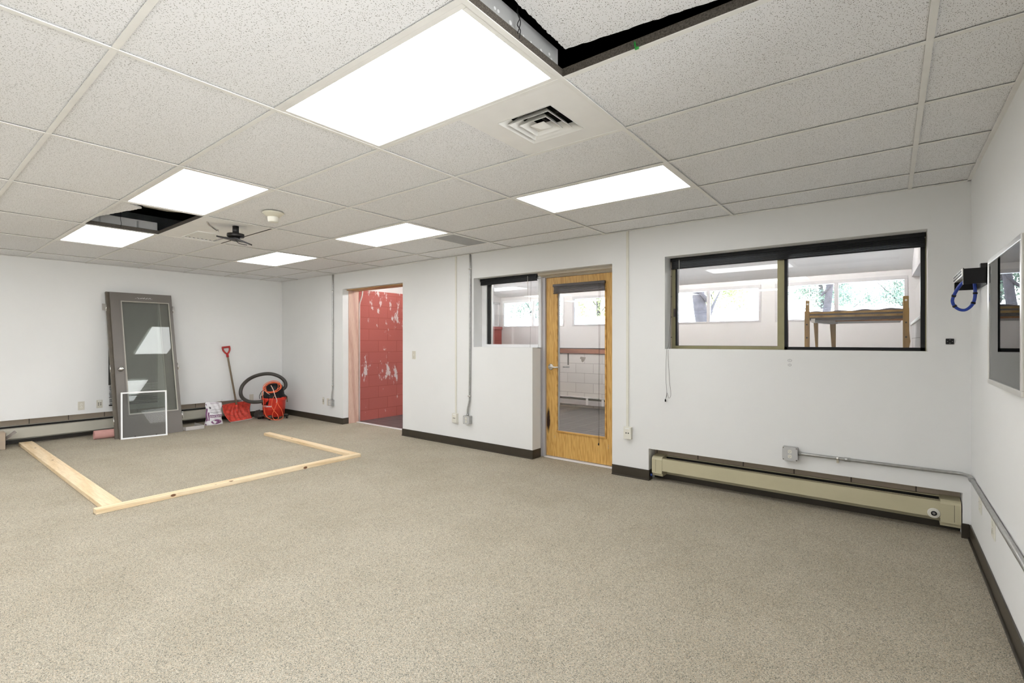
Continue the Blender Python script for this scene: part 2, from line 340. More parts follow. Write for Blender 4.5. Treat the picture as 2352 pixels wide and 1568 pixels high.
bm = bmesh.new(); rectwall(bm, 'Y', 4.75, 4.88, [XL-.2, -7.10, -5.50, -4.12, -3.255, -2.25, -1.69, .222, XR+.12], [0, 1.29, 1.31, 2.15, 2.162, 2.225, TOP], holeB)
struct('wall_front_block', bm, 'block_brown')
def holeL(u, z): return inr(u, z, (-3.2, 3.87, -.01, .33)) or inr(u, z, (-3.7, -1.0, .75, 2.2))
bm = bmesh.new(); rectwall(bm, 'X', XL, XL-.165, [YB, -3.7, -3.2, -1.0, 3.87, YF+.0], [0, .33, .75, 2.2, TOP], holeL); struct('wall_left', bm, 'wall')
bm = bmesh.new(); rectwall(bm, 'X', XL-.30, XL-.17, [YB, -3.7, -1.0, YF], [0, .75, 2.2, TOP], lambda u, z: inr(u, z, (-3.7, -1.0, .75, 2.2))); struct('wall_left_block', bm, 'block_brown_y')
# unseen windows added behind the camera to bring in daylight: two in the right wall, one in the left wall
ADDED_WINDOWS = [('X', XR, XR+.12, -3.7, -2.0), ('X', XR, XR+.12, -1.5, 1.6), ('X', XL, XL-.28, -3.7, -1.0)]
bm = bmesh.new(); rectwall(bm, 'X', XR, XR+.12, [YB, YF-.001, -3.7, -2.0, -1.5, 1.6], [0, .75, 2.2, TOP], lambda u, z: .75 < z < 2.2 and (-3.7 < u < -2.0 or -1.5 < u < 1.6)); struct('wall_right', bm, 'wall')
struct('wall_back', B((XL-.2, XR+.1, YB-.15, YB, 0, TOP)), 'wall')
for i, (_, a, b, y0, y1) in enumerate(ADDED_WINDOWS):
    t = thing('window_%d' % (8+i), (a, (y0+y1)/2, .75), kind='structure'); q0, q1 = sorted((a+(b-a)*.5, a+(b-a)*.9)); ym = (y0+y1)/2  # unseen window added as a daylight source
    obj('window_frame', B((q0, q1, y0, y1, .75, .80), (q0, q1, y0, y1, 2.15, 2.2), (q0, q1, y0, y0+.05, .80, 2.15), (q0, q1, y1-.05, y1, .80, 2.15), (q0, q1, ym-.025, ym+.025, .80, 2.15)), 'alu', t)
    obj('window_pane', B(((q0+q1)/2, (q0+q1)/2+.004, y0+.05, y1-.05, .80, 2.15)), 'glass', t)
struct('ceiling_slab', B((XL-.3, XR+.12, YB-.15, 4.88, TOP, TOP+.1)), 'dark')  # slab coloured near black so the plenum looks unlit

# doorway threshold, rough jamb and header
struct('trim_1', B((-7.10, -7.045, 4.69, 4.885, 0, 2.194), bev=.003), 'pinkwood')
struct('trim_2', B((-7.10, -5.50, 4.69, 4.885, 2.195, 2.222), (-7.10, -5.50, 4.66, 4.69, 2.190, 2.206)), 'gold')
struct('trim_3', B((-5.548, -5.50, 4.69, 4.885, 0, 2.194)), 'pinkwood')
struct('trim_4', B((-7.045, -5.55, 4.84, 4.885, 0, .012), bev=.003), 'whitefr')

# baseboards
def baseb(n, *b): struct(n, B(*b, bev=.003), 'base')
hb = .102
baseb('baseboard_front', (XL+.008, -7.043, YF-.008, YF, 0, hb), (-7.051, -7.043, YF, 4.69, 0, hb))
baseb('baseboard_center', (-5.556, -3.246, YF-.008, YF, 0, hb), (-3.254, -3.246, YF, 4.745, 0, hb), (-5.556, -3.246, YF-.016, YF-.006, 0, .012))
baseb('baseboard_door', (-2.25, -1.852, YF-.008, YF, 0, hb), (-1.86, -1.852, YF, 4.66, 0, hb), (-2.25, -1.852, YF-.016, YF-.006, 0, .012))
baseb('baseboard_corner', (.396, XR-.008, YF-.008, YF, 0, hb))
baseb('baseboard_right', (XR-.008, XR, 2.62, YF-.008, 0, hb), (XR-.008, XR, YB, 2.617, 0, hb), (XR-.018, XR-.006, YB, YF-.008, 0, .012))
baseb('baseboard_left', (XL, XL+.008, 3.87, YF, 0, hb))

# ------------------------------------------------------------------ ceiling grid
lights = [(i, j) for i in (1, 3, 5) for j in (J0-6+1, J0-3+1, J0+1, J0+4)]  # column i spans GX[i]..GX[i+1]
holes = [(6, J0+1), (2, J0+1)]
vent_cell = (5, J0+2); panel_cell = (2, J0+2)
lights = [(GXi, j) for (GXi, j) in lights]
def cell(i, j): return GX[i], GX[i+1], GY[j], GY[j+1]
# columns in this photo: lights sit in cells starting at X -2.323, -4.798 and -7.22
bm = bmesh.new(); bs = bmesh.new(); exl = [XL]+GX+[XR]; eyl = [YB]+[y for y in GY if y > YB]+[YF]
GYc = eyl; off = len(eyl)-1-len([y for y in GY if y > YB])
LC = {(-2.323, 1.145), (-4.798, 1.145), (-7.22, 1.145), (-2.323, 2.97), (-4.798, 2.97), (-7.22, 2.97)}
for c in (-2.323, -4.798, -7.22):
    for yy in (GY[5-0]+0.0, GY[2]): LC.add((c, round(yy, 4)))
def islight(x, y): return any(abs(x-a) < .01 and abs(y-b) < .01 for a, b in LC)
HC = [(-1.091, 1.145), (-6.009, 1.145)]
def near(x, y, L): return any(abs(x-a) < .01 and abs(y-b) < .01 for a, b in L)
zt = H+.0075
for a in range(len(exl)-1):
    for b in range(len(eyl)-1):
        x0, x1, y0, y1 = exl[a], exl[a+1], eyl[b], eyl[b+1]
        if islight(x0, y0) or near(x0, y0, HC): continue
        if near(x0, y0, [(-6.009, 1.752)]): continue
        if near(x0, y0, [(-2.323, 1.752)]): x1 = -1.700
        g = .0012
        box(bm, x0+g, x1-g, y0+g, y1-g, zt, zt+.016)
ceil = thing('ceiling', (0, 0, H), kind='structure')
obj('ceiling_tiles', bm, 'tile', ceil)
bm = bmesh.new(); hw = .0115
for x in GX: box(bm, x-hw, x+hw, YB, YF, H-.001, H+.003)
for y in eyl[1:-1]:
    for a in range(len(exl)-1): box(bm, exl[a]+hw, exl[a+1]-hw, y-hw, y+hw, H, H+.003)
for q in ((XL, XL+.02, YB, YF), (XR-.02, XR, YB, YF), (XL, XR, YF-.02, YF), (XL, XR, YB, YB+.02)): box(bm, *q, H-.002, H+.003)
obj('ceiling_grid', bm, 'grid', ceil)
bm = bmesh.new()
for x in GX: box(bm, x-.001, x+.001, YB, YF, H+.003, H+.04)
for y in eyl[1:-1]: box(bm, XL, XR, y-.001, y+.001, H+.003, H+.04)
obj('grid_web', bm, 'rust_gap_shade', ceil, plabel='steel web of the grid bars, coloured dark as gap shade')  # web coloured dark so the tile gaps read as shade lines
# dirty steel flanges seen through the two open cells
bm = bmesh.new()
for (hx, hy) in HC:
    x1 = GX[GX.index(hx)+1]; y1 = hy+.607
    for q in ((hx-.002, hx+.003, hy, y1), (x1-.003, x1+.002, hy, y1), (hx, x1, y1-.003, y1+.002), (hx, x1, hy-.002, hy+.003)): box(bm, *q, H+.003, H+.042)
obj('grid_web', bm, 'rust_gap_shade', ceil, plabel='rusty dark steel web of the open grid')

POS = {(-2.323, 1.145): 'large ceiling light beside the open cell at the top', (-4.798, 1.145): 'ceiling light panel just right of the far open ceiling cell',
       (-7.22, 1.145): 'ceiling light panel just left of the far open ceiling cell', (-2.323, 2.97): 'ceiling light panel above the oak door, nearest the front wall',
       (-4.798, 2.97): 'ceiling light panel touching the small return grille', (-7.22, 2.97): 'ceiling light panel farthest away, above the cinder block doorway side'}
for (x0, y0) in sorted(LC):
    x1 = GX[[abs(q-x0) < .01 for q in GX].index(True)+1]; y1 = y0+.61
    lab = 'white recessed ' + POS.get((x0, y0), 'ceiling light panel out of the photo, '+('nearer' if y0 > -1.5 else 'farther')+' row behind the camera, '+{-2.3: 'right', -4.8: 'middle', -7.2: 'left'}[round(x0, 1)]+' column')
    t = thing('ceiling_light', ((x0+x1)/2, (y0+y1)/2, H), lab, 'ceiling light', 'recessed fluorescent lights in the ceiling grid' )
    a = .030; d = .036
    obj('light_frame', B((x0+.012, x1-.012, y0+.012, y0+d, H+.001, H+.012), (x0+.012, x1-.012, y1-d, y1-.012, H+.001, H+.012), (x0+.012, x0+d, y0+d, y1-d, H+.001, H+.012), (x1-d, x1-.012, y0+d, y1-d, H+.001, H+.012), bev=.002), 'grid', t)
    obj('diffuser', B((x0+d, x1-d, y0+d, y1-d, H+.006, H+.012)), 'diff', t)
    bm = B((x0+.014, x1-.014, y0+.014, y1-.014, H+.014, H+.125))
    obj('housing', bm, 'galvp', t)
    if abs(x0+2.323) < .01 and abs(y0-1.145) < .01:
        for (yy, zz, r) in ((.18, .075, .006), (.20, .075, .006), (.19, .055, .005), (.27, .07, .008), (.35, .06, .005), (.40, .06, .005), (.47, .06, .008), (.53, .075, .006), (.545, .06, .006), (.575, .045, .010), (.10, .08, .008)):
            bm = bmesh.new(); cyl(bm, (x1-.0145, y0+yy, H+zz), (x1-.0125, y0+yy, H+zz), r, seg=12); obj('knockout', bm, 'white', t)
        
    if abs(x0+7.22) < .01 and abs(y0-1.145) < .01:
        [obj('latch', B((x1-.016, x1-.010, y0+q, y0+q+.015, H+.02, H+.11)), 'galv', t) for q in (.12, .42)]

# tilted tile in the near open cell and its tie wire, tag
def slab4(bm, c, th):
    lo = [bm.verts.new(p) for p in c]; hi = [bm.verts.new((p[0], p[1], p[2]+th)) for p in c]
    bm.faces.new(lo[::-1]); bm.faces.new(hi)
    for i in range(len(lo)): bm.faces.new((lo[i], lo[(i+1) % len(lo)], hi[(i+1) % len(lo)], hi[i]))
bm = bmesh.new()
# ragged left edge along Y
N = 40; rnd = random.Random(4)
cA = Vector((-1.045, 1.10, 2.575)); cB = Vector((-1.035, 1.688, 2.545)); cC = Vector((.10, 1.745, 2.482)); cD = Vector((.10, 1.16, 2.50))
def edge(p, q, amp, n):
    nrm = Vector((q.y-p.y, p.x-q.x, 0)).normalized(); return [p.lerp(q, k/n)+nrm*rnd.uniform(-amp, amp) for k in range(n)]
outl = edge(cA, cB, .0035, 60)+edge(cB, cC, .003, 60)+[cC, cD]
lo = [bm.verts.new(p) for p in outl]; hi = [bm.verts.new(p+Vector((0, 0, .016))) for p in outl]
bm.faces.new(lo[::-1]); bm.faces.new(hi)
for i in range(len(lo)): bm.faces.new((lo[i], lo[(i+1) % len(lo)], hi[(i+1) % len(lo)], hi[i]))
obj('ceiling_tile', bm, 'tile', label='loose speckled ceiling tile pushed up askew above the open cell at the top', cat='ceiling tile')
bm = bmesh.new(); wx = -1.079
tube(bm, spline([(wx, 1.435, 2.48), (wx+.004, 1.437, 2.51), (wx-.003, 1.428, 2.53), (wx+.004, 1.434, 2.555), (wx-.002, 1.424, 2.575), (wx, 1.427, 2.60), (wx+.006, 1.425, 2.70), (wx, 1.42, 3.0)], 6), .0018, 6)
tube(bm, spline([(wx, 1.425, 2.495), (wx+.004, 1.438, 2.54), (wx+.002, 1.425, 2.565), (wx-.004, 1.43, 2.6), (wx-.010, 1.42, 2.70), (wx-.006, 1.42, 3.0)], 6), .0018, 6)
obj('hanger_wire', bm, 'blackm', label='twisted wire holding up the grid beside the near open cell', cat='wire')
bm = bmesh.new(); tube(bm, spline([(-.765, 1.749, 2.502), (-.76, 1.738, 2.488), (-.755, 1.735, 2.472), (-.748, 1.731, 2.464)], 5), .0035, 8); cyl(bm, (-.755, 1.731, 2.464), (-.742, 1.731, 2.464), .005)
obj('zip_tie', bm, 'green', label='small green plastic tie hanging from the edge of the near open cell', cat='zip tie')
bm = bmesh.new(); a = -6.0; b = -4.80
rq = random.Random(9); A0 = Vector((-5.99, 1.13, 2.487)); A1_ = Vector((-5.62, 1.19, 2.49)); A2_ = Vector((-5.05, 1.345, 2.496)); A3_ = Vector((-4.81, 1.13, 2.487))
oo = [A0]+[A1_.lerp(A2_, k/26)+Vector((0, rq.uniform(-.006, .006), 0)) for k in range(27)]+[A3_]
lo = [bm.verts.new(p) for p in oo]; hi = [bm.verts.new(p+Vector((0, 0, .015))) for p in oo]; bm.faces.new(lo[::-1]); bm.faces.new(hi)
for i in range(len(lo)): bm.faces.new((lo[i], lo[(i+1) % len(lo)], hi[(i+1) % len(lo)], hi[i]))
obj('ceiling_tile', bm, 'tile', label='pale broken ceiling tile lying tilted inside the far open ceiling cell', cat='ceiling tile')
bm = bmesh.new()
slab4(bm, [(-4.805, 1.27, 2.515), (-5.06, 1.36, 2.515), (-5.12, 1.55, 2.525), (-4.96, 1.74, 2.515), (-4.805, 1.745, 2.515)], .05)
obj('duct', bm, 'duct', label='brown wrapped duct visible inside the far open ceiling cell', cat='duct')
bm = bmesh.new(); tube(bm, spline([(-5.96, 1.42, 2.48), (-5.957, 1.425, 2.52), (-5.964, 1.42, 2.56), (-5.96, 1.42, 2.62), (-5.96, 1.42, 2.9)], 5), .0022, 6)
obj('hanger_wire', bm, 'blackm', label='thin wire hanging inside the far open ceiling cell', cat='wire')

# square supply diffuser
x0, x1, y0, y1 = -1.700, -1.091, 1.752, 2.363
t = thing('ceiling_vent', (-1.4, 2.06, H), 'white square louvred air diffuser in smooth panel beside the large light', 'air vent')
bm = bmesh.new(); cx, cy = -1.412, 2.068; s = .158
rectwall(bm, 'Y', 0, 0, [0, 1], [0, 1], lambda u, z: True)
for q in ((x0+.002, x1-.002, y0+.002, cy-s), (x0+.002, x1-.002, cy+s, y1-.002), (x0+.002, cx-s, cy-s, cy+s), (cx+s, x1-.002, cy-s, cy+s)): box(bm, *q, H+.002, H+.007)
obj('panel', bm, 'smooth', t)
for k, (ro, zo, ri, zi) in enumerate(((s, -.002, .126, .034), (.121, -.005, .084, .036), (.080, -.006, .046, .034))):
    bm = bmesh.new()
    O = [(cx-ro, cy-ro), (cx+ro, cy-ro), (cx+ro, cy+ro), (cx-ro, cy+ro)]; I = [(cx-ri, cy-ri), (cx+ri, cy-ri), (cx+ri, cy+ri), (cx-ri, cy+ri)]
    th = .0022
    a = [bm.verts.new((*p, H+zo)) for p in O]; b = [bm.verts.new((*p, H+zi)) for p in I]; c = [bm.verts.new((*p, H+zo+th)) for p in O]; d = [bm.verts.new((*p, H+zi+th)) for p in I]
    for i in range(4):
        j = (i+1) % 4
        bm.faces.new((a[i], a[j], b[j], b[i])); bm.faces.new((c[i], d[i], d[j], c[j])); bm.faces.new((a[i], c[i], c[j], a[j])); bm.faces.new((b[i], b[j], d[j], d[i]))
    obj('louvre', bm, 'grid', t)
bm = bmesh.new(); r = .042
v = [bm.verts.new((cx+a*r, cy+b*r, H-.004)) for a, b in ((-1, -1), (1, -1), (1, 1), (-1, 1))]; ap = bm.verts.new((cx, cy, H-.018)); 
for i in range(4): bm.faces.new((v[i], v[(i+1) % 4], ap))
v2 = [bm.verts.new((cx+a*r, cy+b*r, H-.002)) for a, b in ((-1, -1), (1, -1), (1, 1), (-1, 1))]; bm.faces.new(v2)
obj('center_cone', bm, 'grid', t)
obj('duct_collar', B((cx-s, cx+s, cy-s, cy-s+.003, H+.007, H+.15), (cx-s, cx+s, cy+s-.003, cy+s, H+.007, H+.15), (cx-s, cx-s+.003, cy-s, cy+s, H+.007, H+.15), (cx+s-.003, cx+s, cy-s, cy+s, H+.007, H+.15), (cx-s, cx+s, cy-s, cy+s, H+.15, H+.155)), 'dark', t)
obj('support_bar', B((cx-.004, cx+.004, cy-.125, cy+.125, H+.040, H+.05), (cx-.125, cx+.125, cy-.004, cy+.004, H+.040, H+.05)), 'fin', t)

# smooth metal panel with rectangular vent, bracket and projector mount
x0, x1, y0, y1 = -6.009, -4.798, 1.752, 2.363
t = thing('ceiling_vent', (-5.75, 2.1, H), 'white rectangular louvred vent in the smooth panel next to the black mount', 'air vent')
va, vb, vc, vd = -5.93, -5.50, 1.94, 2.24
bm = bmesh.new()
for q in ((x0+.002, x1-.03, y0+.002, vc), (x0+.002, x1-.002, vd, y1-.03), (x0+.002, va, vc, vd), (vb, x1-.002, vc, vd)): box(bm, *q, H+.002, H+.006)
obj('panel', bm, 'smooth', t)
bm = bmesh.new(); k = 7
for i in range(k):
    yy = vc+.015+i*(vd-vc-.02)/k
    q = [bm.verts.new(p) for p in ((va+.01, yy, H+.012), (vb-.01, yy, H+.012), (vb-.01, yy+.030, H+.002), (va+.01, yy+.030, H+.002))]; bm.faces.new(q)
    q = [bm.verts.new(p) for p in ((va+.01, yy, H+.013), (vb-.01, yy, H+.013), (vb-.01, yy+.030, H+.003), (va+.01, yy+.030, H+.003))]; bm.faces.new(q)
obj('louvre_blades', bm, 'grid', t)
obj('vent_rim', B((va-.012, vb+.012, vc-.012, vc, H-.006, H+.002), (va-.012, vb+.012, vd, vd+.012, H-.006, H+.002), (va-.012, va, vc, vd, H-.006, H+.002), (vb, vb+.012, vc, vd, H-.006, H+.002)), 'grid', t)
bm = bmesh.new(); tube(bm, spline([(-4.99, 1.83, H-.002), (-5.02, 1.86, H-.02), (-5.10, 1.96, H-.045)], 5), .009, 8); cyl(bm, (-5.10, 1.96, H-.055), (-5.10, 1.96, H-.035), .012, seg=12)
obj('ceiling_bracket', bm, 'chrome', label='bent chrome strut hanging from the smooth panel beside the black mount', cat='bracket')
t = thing('projector_mount', (-4.99, 2.06, H), 'black ceiling projector mount with short pole and splayed plate', 'projector mount')
px_, py_ = -4.98, 2.075
bm = bmesh.new(); cyl(bm, (px_, py_, H), (px_, py_, H-.075), .028); obj('pole', bm, 'blackm', t)
bm = bmesh.new(); lathe(bm, [(.04, 0), (.074, -.004), (.076, -.026), (.072, -.034), (.030, -.036)], (px_, py_, H-.07)); obj('collar', bm, 'blackm', t)
bm = bmesh.new(); lathe(bm, [(.034, 0), (.036, -.02), (.02, -.03)], (px_, py_, H-.105)); obj('ball_joint', bm, 'blackm', t)
d1 = Vector((.79, .61, 0)); d2 = Vector((-.61, .79, 0))  # roughly across and along the view
bm = bmesh.new(); c0 = Vector((px_, py_, H-.125))
pts = [(-.17, -.03, .02), (-.05, -.06, -.005), (.05, -.06, -.012), (.14, -.035, -.055), (.14, .035, -.055), (.04, .06, -.02), (-.05, .06, -.008), (-.17, .03, .02)]
lo = [bm.verts.new(c0+d1*a+d2*b+Vector((0, 0, h))) for a, b, h in pts]; hi = [bm.verts.new(c0+d1*a+d2*b+Vector((0, 0, h+.012))) for a, b, h in pts]
for q in ((0, 1, 6, 7), (1, 2, 5, 6), (2, 3, 4, 5)):
    bm.faces.new([lo[i] for i in q][::-1]); bm.faces.new([hi[i] for i in q])
for i in range(8): bm.faces.new((lo[i], lo[(i+1) % 8], hi[(i+1) % 8], hi[i]))
obj('plate', bm, 'blackm', t)
bm = bmesh.new(); tube(bm, spline([c0+d1*.0+Vector((0, 0, -.01)), c0+d1*.05-d2*.03+Vector((0, 0, -.045)), c0+d1*.12-d2*.02+Vector((0, 0, -.06))], 6), .003, 6); obj('cable', bm, 'black', t)

# smoke detector
t = thing('smoke_detector', (-4.19, 2.06, H), 'round cream smoke detector on the ceiling tile right of the black mount', 'smoke detector')
sc_ = (-4.19, 2.05, H)
bm = bmesh.new(); lathe(bm, [(.085, 0), (.085, -.010), (.078, -.014), (.050, -.040), (.03, -.041)], sc_); obj('base', bm, 'det', t)
bm = bmesh.new(); lathe(bm, [(.046, -.040), (.047, -.046), (.042, -.078), (.036, -.084), (.01, -.085)], sc_); obj('sensor_cup', bm, 'ivory2', t)

# return grille in the last full tile row
x1 = -3.548; t = thing('ceiling_vent', (-3.7, 3.88, H), 'small grey perforated return grille beside the ceiling light near the doorway wall', 'air vent')
gx0, gx1, gy0, gy1 = -3.86, -3.565, 3.61, 4.15
obj('grille_frame', B((gx0-.012, gx1+.012, gy0-.012, gy0, H-.003, H+.005), (gx0-.012, gx1+.012, gy1, gy1+.012, H-.003, H+.005), (gx0-.012, gx0, gy0, gy1, H-.003, H+.005), (gx1, gx1+.012, gy0, gy1, H-.003, H+.005)), 'grid', t)
bm = bmesh.new()
for k in range(20): box(bm, gx0+k*.0148, gx0+k*.0148+.007, gy0, gy1, H-.002, H+.001)
obj('grille_bars', bm, 'galvp', t)
obj('grille_back', B((gx0, gx1, gy0, gy1, H+.002, H+.0055)), 'duct', t)

# ------------------------------------------------------------------ heaters
def heater_right():
    t = thing('baseboard_heater', (-.72, 4.67, .03), 'almond baseboard heater with round thermostat dial under the wide window', 'baseboard heater')
    a, b = -1.835, .398; f, bk = 4.605, 4.738
    obj('front_cover', B((-1.74, .290, f, f+.006, .105, .228), (-1.74, .290, f, f+.014, .223, .228), bev=.0015), 'almond', t)
    obj('back_panel', B((a, b, bk-.004, bk, .05, .236), (-1.74, .29, bk-.026, bk-.002, .230, .237)), 'almond', t)
    obj('damper', B((-1.74, .29, f+.052, f+.060, .214, .222)), 'almond', t)
    obj('fins_slot_shade', B((-1.74, .29, f+.007, bk-.009, .12, .185), (-1.74, .29, bk-.009, bk-.0045, .12, .226)), 'dark', t)  # near-black fins and back liner paint in the shade of the slot
    for (u, v, nm) in ((a, -1.735, 'end_cap'), (.288, b, 'end_cap')):
        bm = bmesh.new()
        pr = [(f-.003, .078), (f-.003, .210), (f+.004, .226), (f+.020, .236), (f+.045, .240), (bk, .243), (bk, .05), (f+.02, .05), (f+.018, .078)]
        prism(bm, pr, v-u, 'X', u); q = obj(nm, bm, 'almond', t)
        m = (u+v)/2-.012 if u < -1 else (u+v)/2+.02
        obj('seam', B((m-.001, m+.001, f-.0038, f-.0025, .08, .210)), 'fin', q)
        obj('lip', B((u+.002, v-.002, f-.004, f+.01, .078, .090)), 'almond', q)
    c = (.253, f-.001, .133)
    bm = bmesh.new(); lathe(bm, [(.036, 0), (.036, -.003), (.032, -.006), (.018, -.007)], c, 'Y', 36); d = obj('thermostat_dial', bm, 'ivory2', t)
    bm = bmesh.new(); lathe(bm, [(.0165, -.006), (.0165, -.012), (.010, -.012), (.009, -.008)], c, 'Y'); obj('dial_hub', bm, 'black', d)
    bm = bmesh.new(); lathe(bm, [(.009, -.008), (.008, -.013)], c, 'Y'); obj('dial_screw', bm, 'galv', d)
    bm = bmesh.new()
    for k in range(14):
        an = R(-40+k*20); r0 = .028; box(bm, c[0]+r0*math.cos(an)-.0009, c[0]+r0*math.cos(an)+.0009, c[1]-.0070, c[1]-.0060, c[2]+r0*math.sin(an)-.0012, c[2]+r0*math.sin(an)+.0012)
    obj('dial_marks', bm, 'ink', d)
    bm = bmesh.new(); cyl(bm, (-1.84, 4.60, .045), (-1.84, 4.60, .065), .008, seg=12); obj('blue_wire_nut', bm, 'blue', t)
heater_right()
struct('trim_5', B((-1.86, .404, 4.739, 4.749, .0, .075)), 'base')
def heater_left():
    t = thing('baseboard_heater', (-9.1, .6, .03), 'long grey baseboard heater recessed along the left wall behind the leaning door', 'baseboard heater')
    f, bk = XL+.0, XL-.155; ya, yb = -3.15, 3.85
    obj('front_cover', B((f-.006, f, ya+.1, yb-.1, .085, .225), (f-.016, f, ya+.1, yb-.1, .219, .225), bev=.0015), 'greyenam', t)
    obj('back_panel', B((bk, bk+.006, ya, yb, .05, .245), (bk+.004, bk+.04, ya+.1, yb-.1, .240, .245)), 'greyenam', t)
    obj('damper', B((f-.066, f-.056, ya+.1, yb-.1, .212, .221)), 'greyenam', t)
    obj('fins_slot_shade', B((bk+.007, f-.007, ya+.1, yb-.1, .11, .180), (bk+.0065, bk+.010, ya+.1, yb-.1, .11, .232)), 'dark', t)  # dark colour here too stands in for shade inside the heater
    for u, v in ((ya, ya+.1), (yb-.1, yb)):
        bm = bmesh.new(); prism(bm, [(-(f+.003), .07), (-(f+.003), .22), (-(f-.02), .25), (-(f-.05), .262), (-bk, .268), (-bk, .05)], v-u, 'X', 0)
        for vt in bm.verts: vt.co = Vector((-vt.co.y, u+vt.co.x, vt.co.z))
        obj('end_cap', bm, 'greyenam', t)
heater_left()
struct('trim_6', B((XL-.164, XL-.158, -3.2, 3.87, 0, .075)), 'base')

# ------------------------------------------------------------------ electrical plates, conduits
def duplex(t, P):
    """two receptacle faces; P(a,b,d) -> world, a across, b up, d outward"""
    for s in (-1, 1):
        bm = bmesh.new(); pts = []
        for k in range(24):
            an = 2*math.pi*k/24; pts.append((max(-.0135, min(.0135, .0175*math.cos(an))), s*.0195+.0145*math.sin(an)))
        lo = [bm.verts.new(P(a, b, 0)) for a, b in pts]; hi = [bm.verts.new(P(a, b, .0025)) for a, b in pts]; bm.faces.new(hi); bm.faces.new(lo[::-1])
        for i in range(24): bm.faces.new((lo[i], lo[(i+1) % 24], hi[(i+1) % 24], hi[i]))
        r = obj('receptacle', bm, 'ivory2', t)
        bm = bmesh.new()
        for (a, b, w_, h_) in ((-.0055, .003, .0018, .008), (.0055, .003, .0018, .008), (0, -.006, .004, .004)):
            q = [bm.verts.new(P(a+u*w_/2, s*.0195+b+v*h_/2, .0029)) for u, v in ((-1, -1), (1, -1), (1, 1), (-1, 1))]; bm.faces.new(q)
        obj('slots', bm, 'ink', r)
def plate(name, c, face, w_, h_, d, mat, label, cat, kind, group=None):
    """wall plate centred at c; face 'Y-' on the front wall, 'X+' on the left wall, 'X-' on the right wall"""
    def P(a, b, o):
        if face == 'Y-': return Vector((c[0]+a, c[1]-o, c[2]+b))
        if face == 'X+': return Vector((c[0]+o, c[1]+a, c[2]+b))
        return Vector((c[0]-o, c[1]-a, c[2]+b))
    t = thing(name, c, label, cat, group)
    bm = bmesh.new(); q0 = P(-w_/2, -h_/2, 0); q1 = P(w_/2, h_/2, d); box(bm, q0.x, q1.x, q0.y, q1.y, q0.z, q1.z, bev=min(.003, d*.4)); obj('plate' if d < .02 else 'box', bm, mat, t)
    PP = lambda a, b, o: P(a, b, d+o)
    if kind == 'duplex': duplex(t, PP)
    elif kind == 'switch':
        q0 = PP(-.004, -.011, 0); q1 = PP(.004, .011, .008); obj('toggle', B((q0.x, q1.x, q0.y, q1.y, q0.z, q1.z)), 'ivory2', t)
        q0 = PP(-.002, -.036, 0); q1 = PP(.002, -.032, .001); obj('screw', B((q0.x, q1.x, q0.y, q1.y, q0.z, q1.z)), 'fin', t)
    elif kind == 'jack':
        for s in ((-.012, 0), (.012, 0)) if h_ < .1 or d > .02 else ((-.013, .012), (.013, .012), (-.013, -.012), (.013, -.012)):
            q0 = PP(s[0]-.006, s[1]-.006, 0); q1 = PP(s[0]+.006, s[1]+.006, .0006); obj('jack', B((q0.x, q1.x, q0.y, q1.y, q0.z, q1.z)), 'fin', t)
        q0 = PP(-w_*.3, h_*.34, 0); q1 = PP(w_*.3, h_*.40, .0006); obj('label_strip', B((q0.x, q1.x, q0.y, q1.y, q0.z, q1.z)), 'white', t)
    elif kind == 'screws':
        for a, b in ((-.3, 0), (.3, 0), (0, .3), (0, -.3)):
            bm = bmesh.new(); q = PP(a*w_, b*h_, .0012); p2 = PP(a*w_, b*h_, 0); cyl(bm, p2, q, .0022, seg=8); obj('screw', bm, 'galv', t)
    return t
plate('light_switch', (-5.304, YF, 1.165), 'Y-', .07, .114, .005, 'ivory', 'ivory light switch on the white wall right of the red doorway', 'light switch', 'switch')
def jbox(cx, cz, cyw, label, w_=.105):
    t = thing('outlet_box', (cx, cyw, cz), label, 'outlet box')
    y = cyw; bm = bmesh.new(); box(bm, cx-w_/2, cx+w_/2, y-.052, y, cz-w_/2, cz+w_/2, bev=.006); obj('box', bm, 'galv', t)
    bm = bmesh.new(); h = w_/2+.001; k = .016
    prism(bm, [(cx-h+k, cz-h), (cx+h-k, cz-h), (cx+h-.003, cz-h+k*.6), (cx+h, cz-h+k), (cx+h, cz+h-k), (cx+h-k, cz+h), (cx-h+k, cz+h), (cx-h, cz+h-k), (cx-h, cz-h+k)], .006, 'Y', y-.060)
    obj('cover', bm, 'galvp', t); duplex(t, lambda a, b, o: Vector((cx+a, y-.060-o, cz+b)))
    for sx_, sz_ in ((-1, -1), (1, -1), (1, 1), (-1, 1)):
        bm = bmesh.new(); cyl(bm, (cx+sx_*(h-.008), y-.060, cz+sz_*(h-.008)), (cx+sx_*(h-.008), y-.052, cz+sz_*(h-.008)), .005, seg=10); obj('screw', bm, 'chrome', t)
    return t
jbox(-4.245, .36, YF, 'grey steel outlet box at the foot of the bare conduit, left of small window')
jbox(-.640, .443, YF, 'grey steel outlet box on white wall above the almond heater', .108)
jbox(-7.335, .335, YF, 'grey steel outlet box near the corner side of the red doorway', .098)
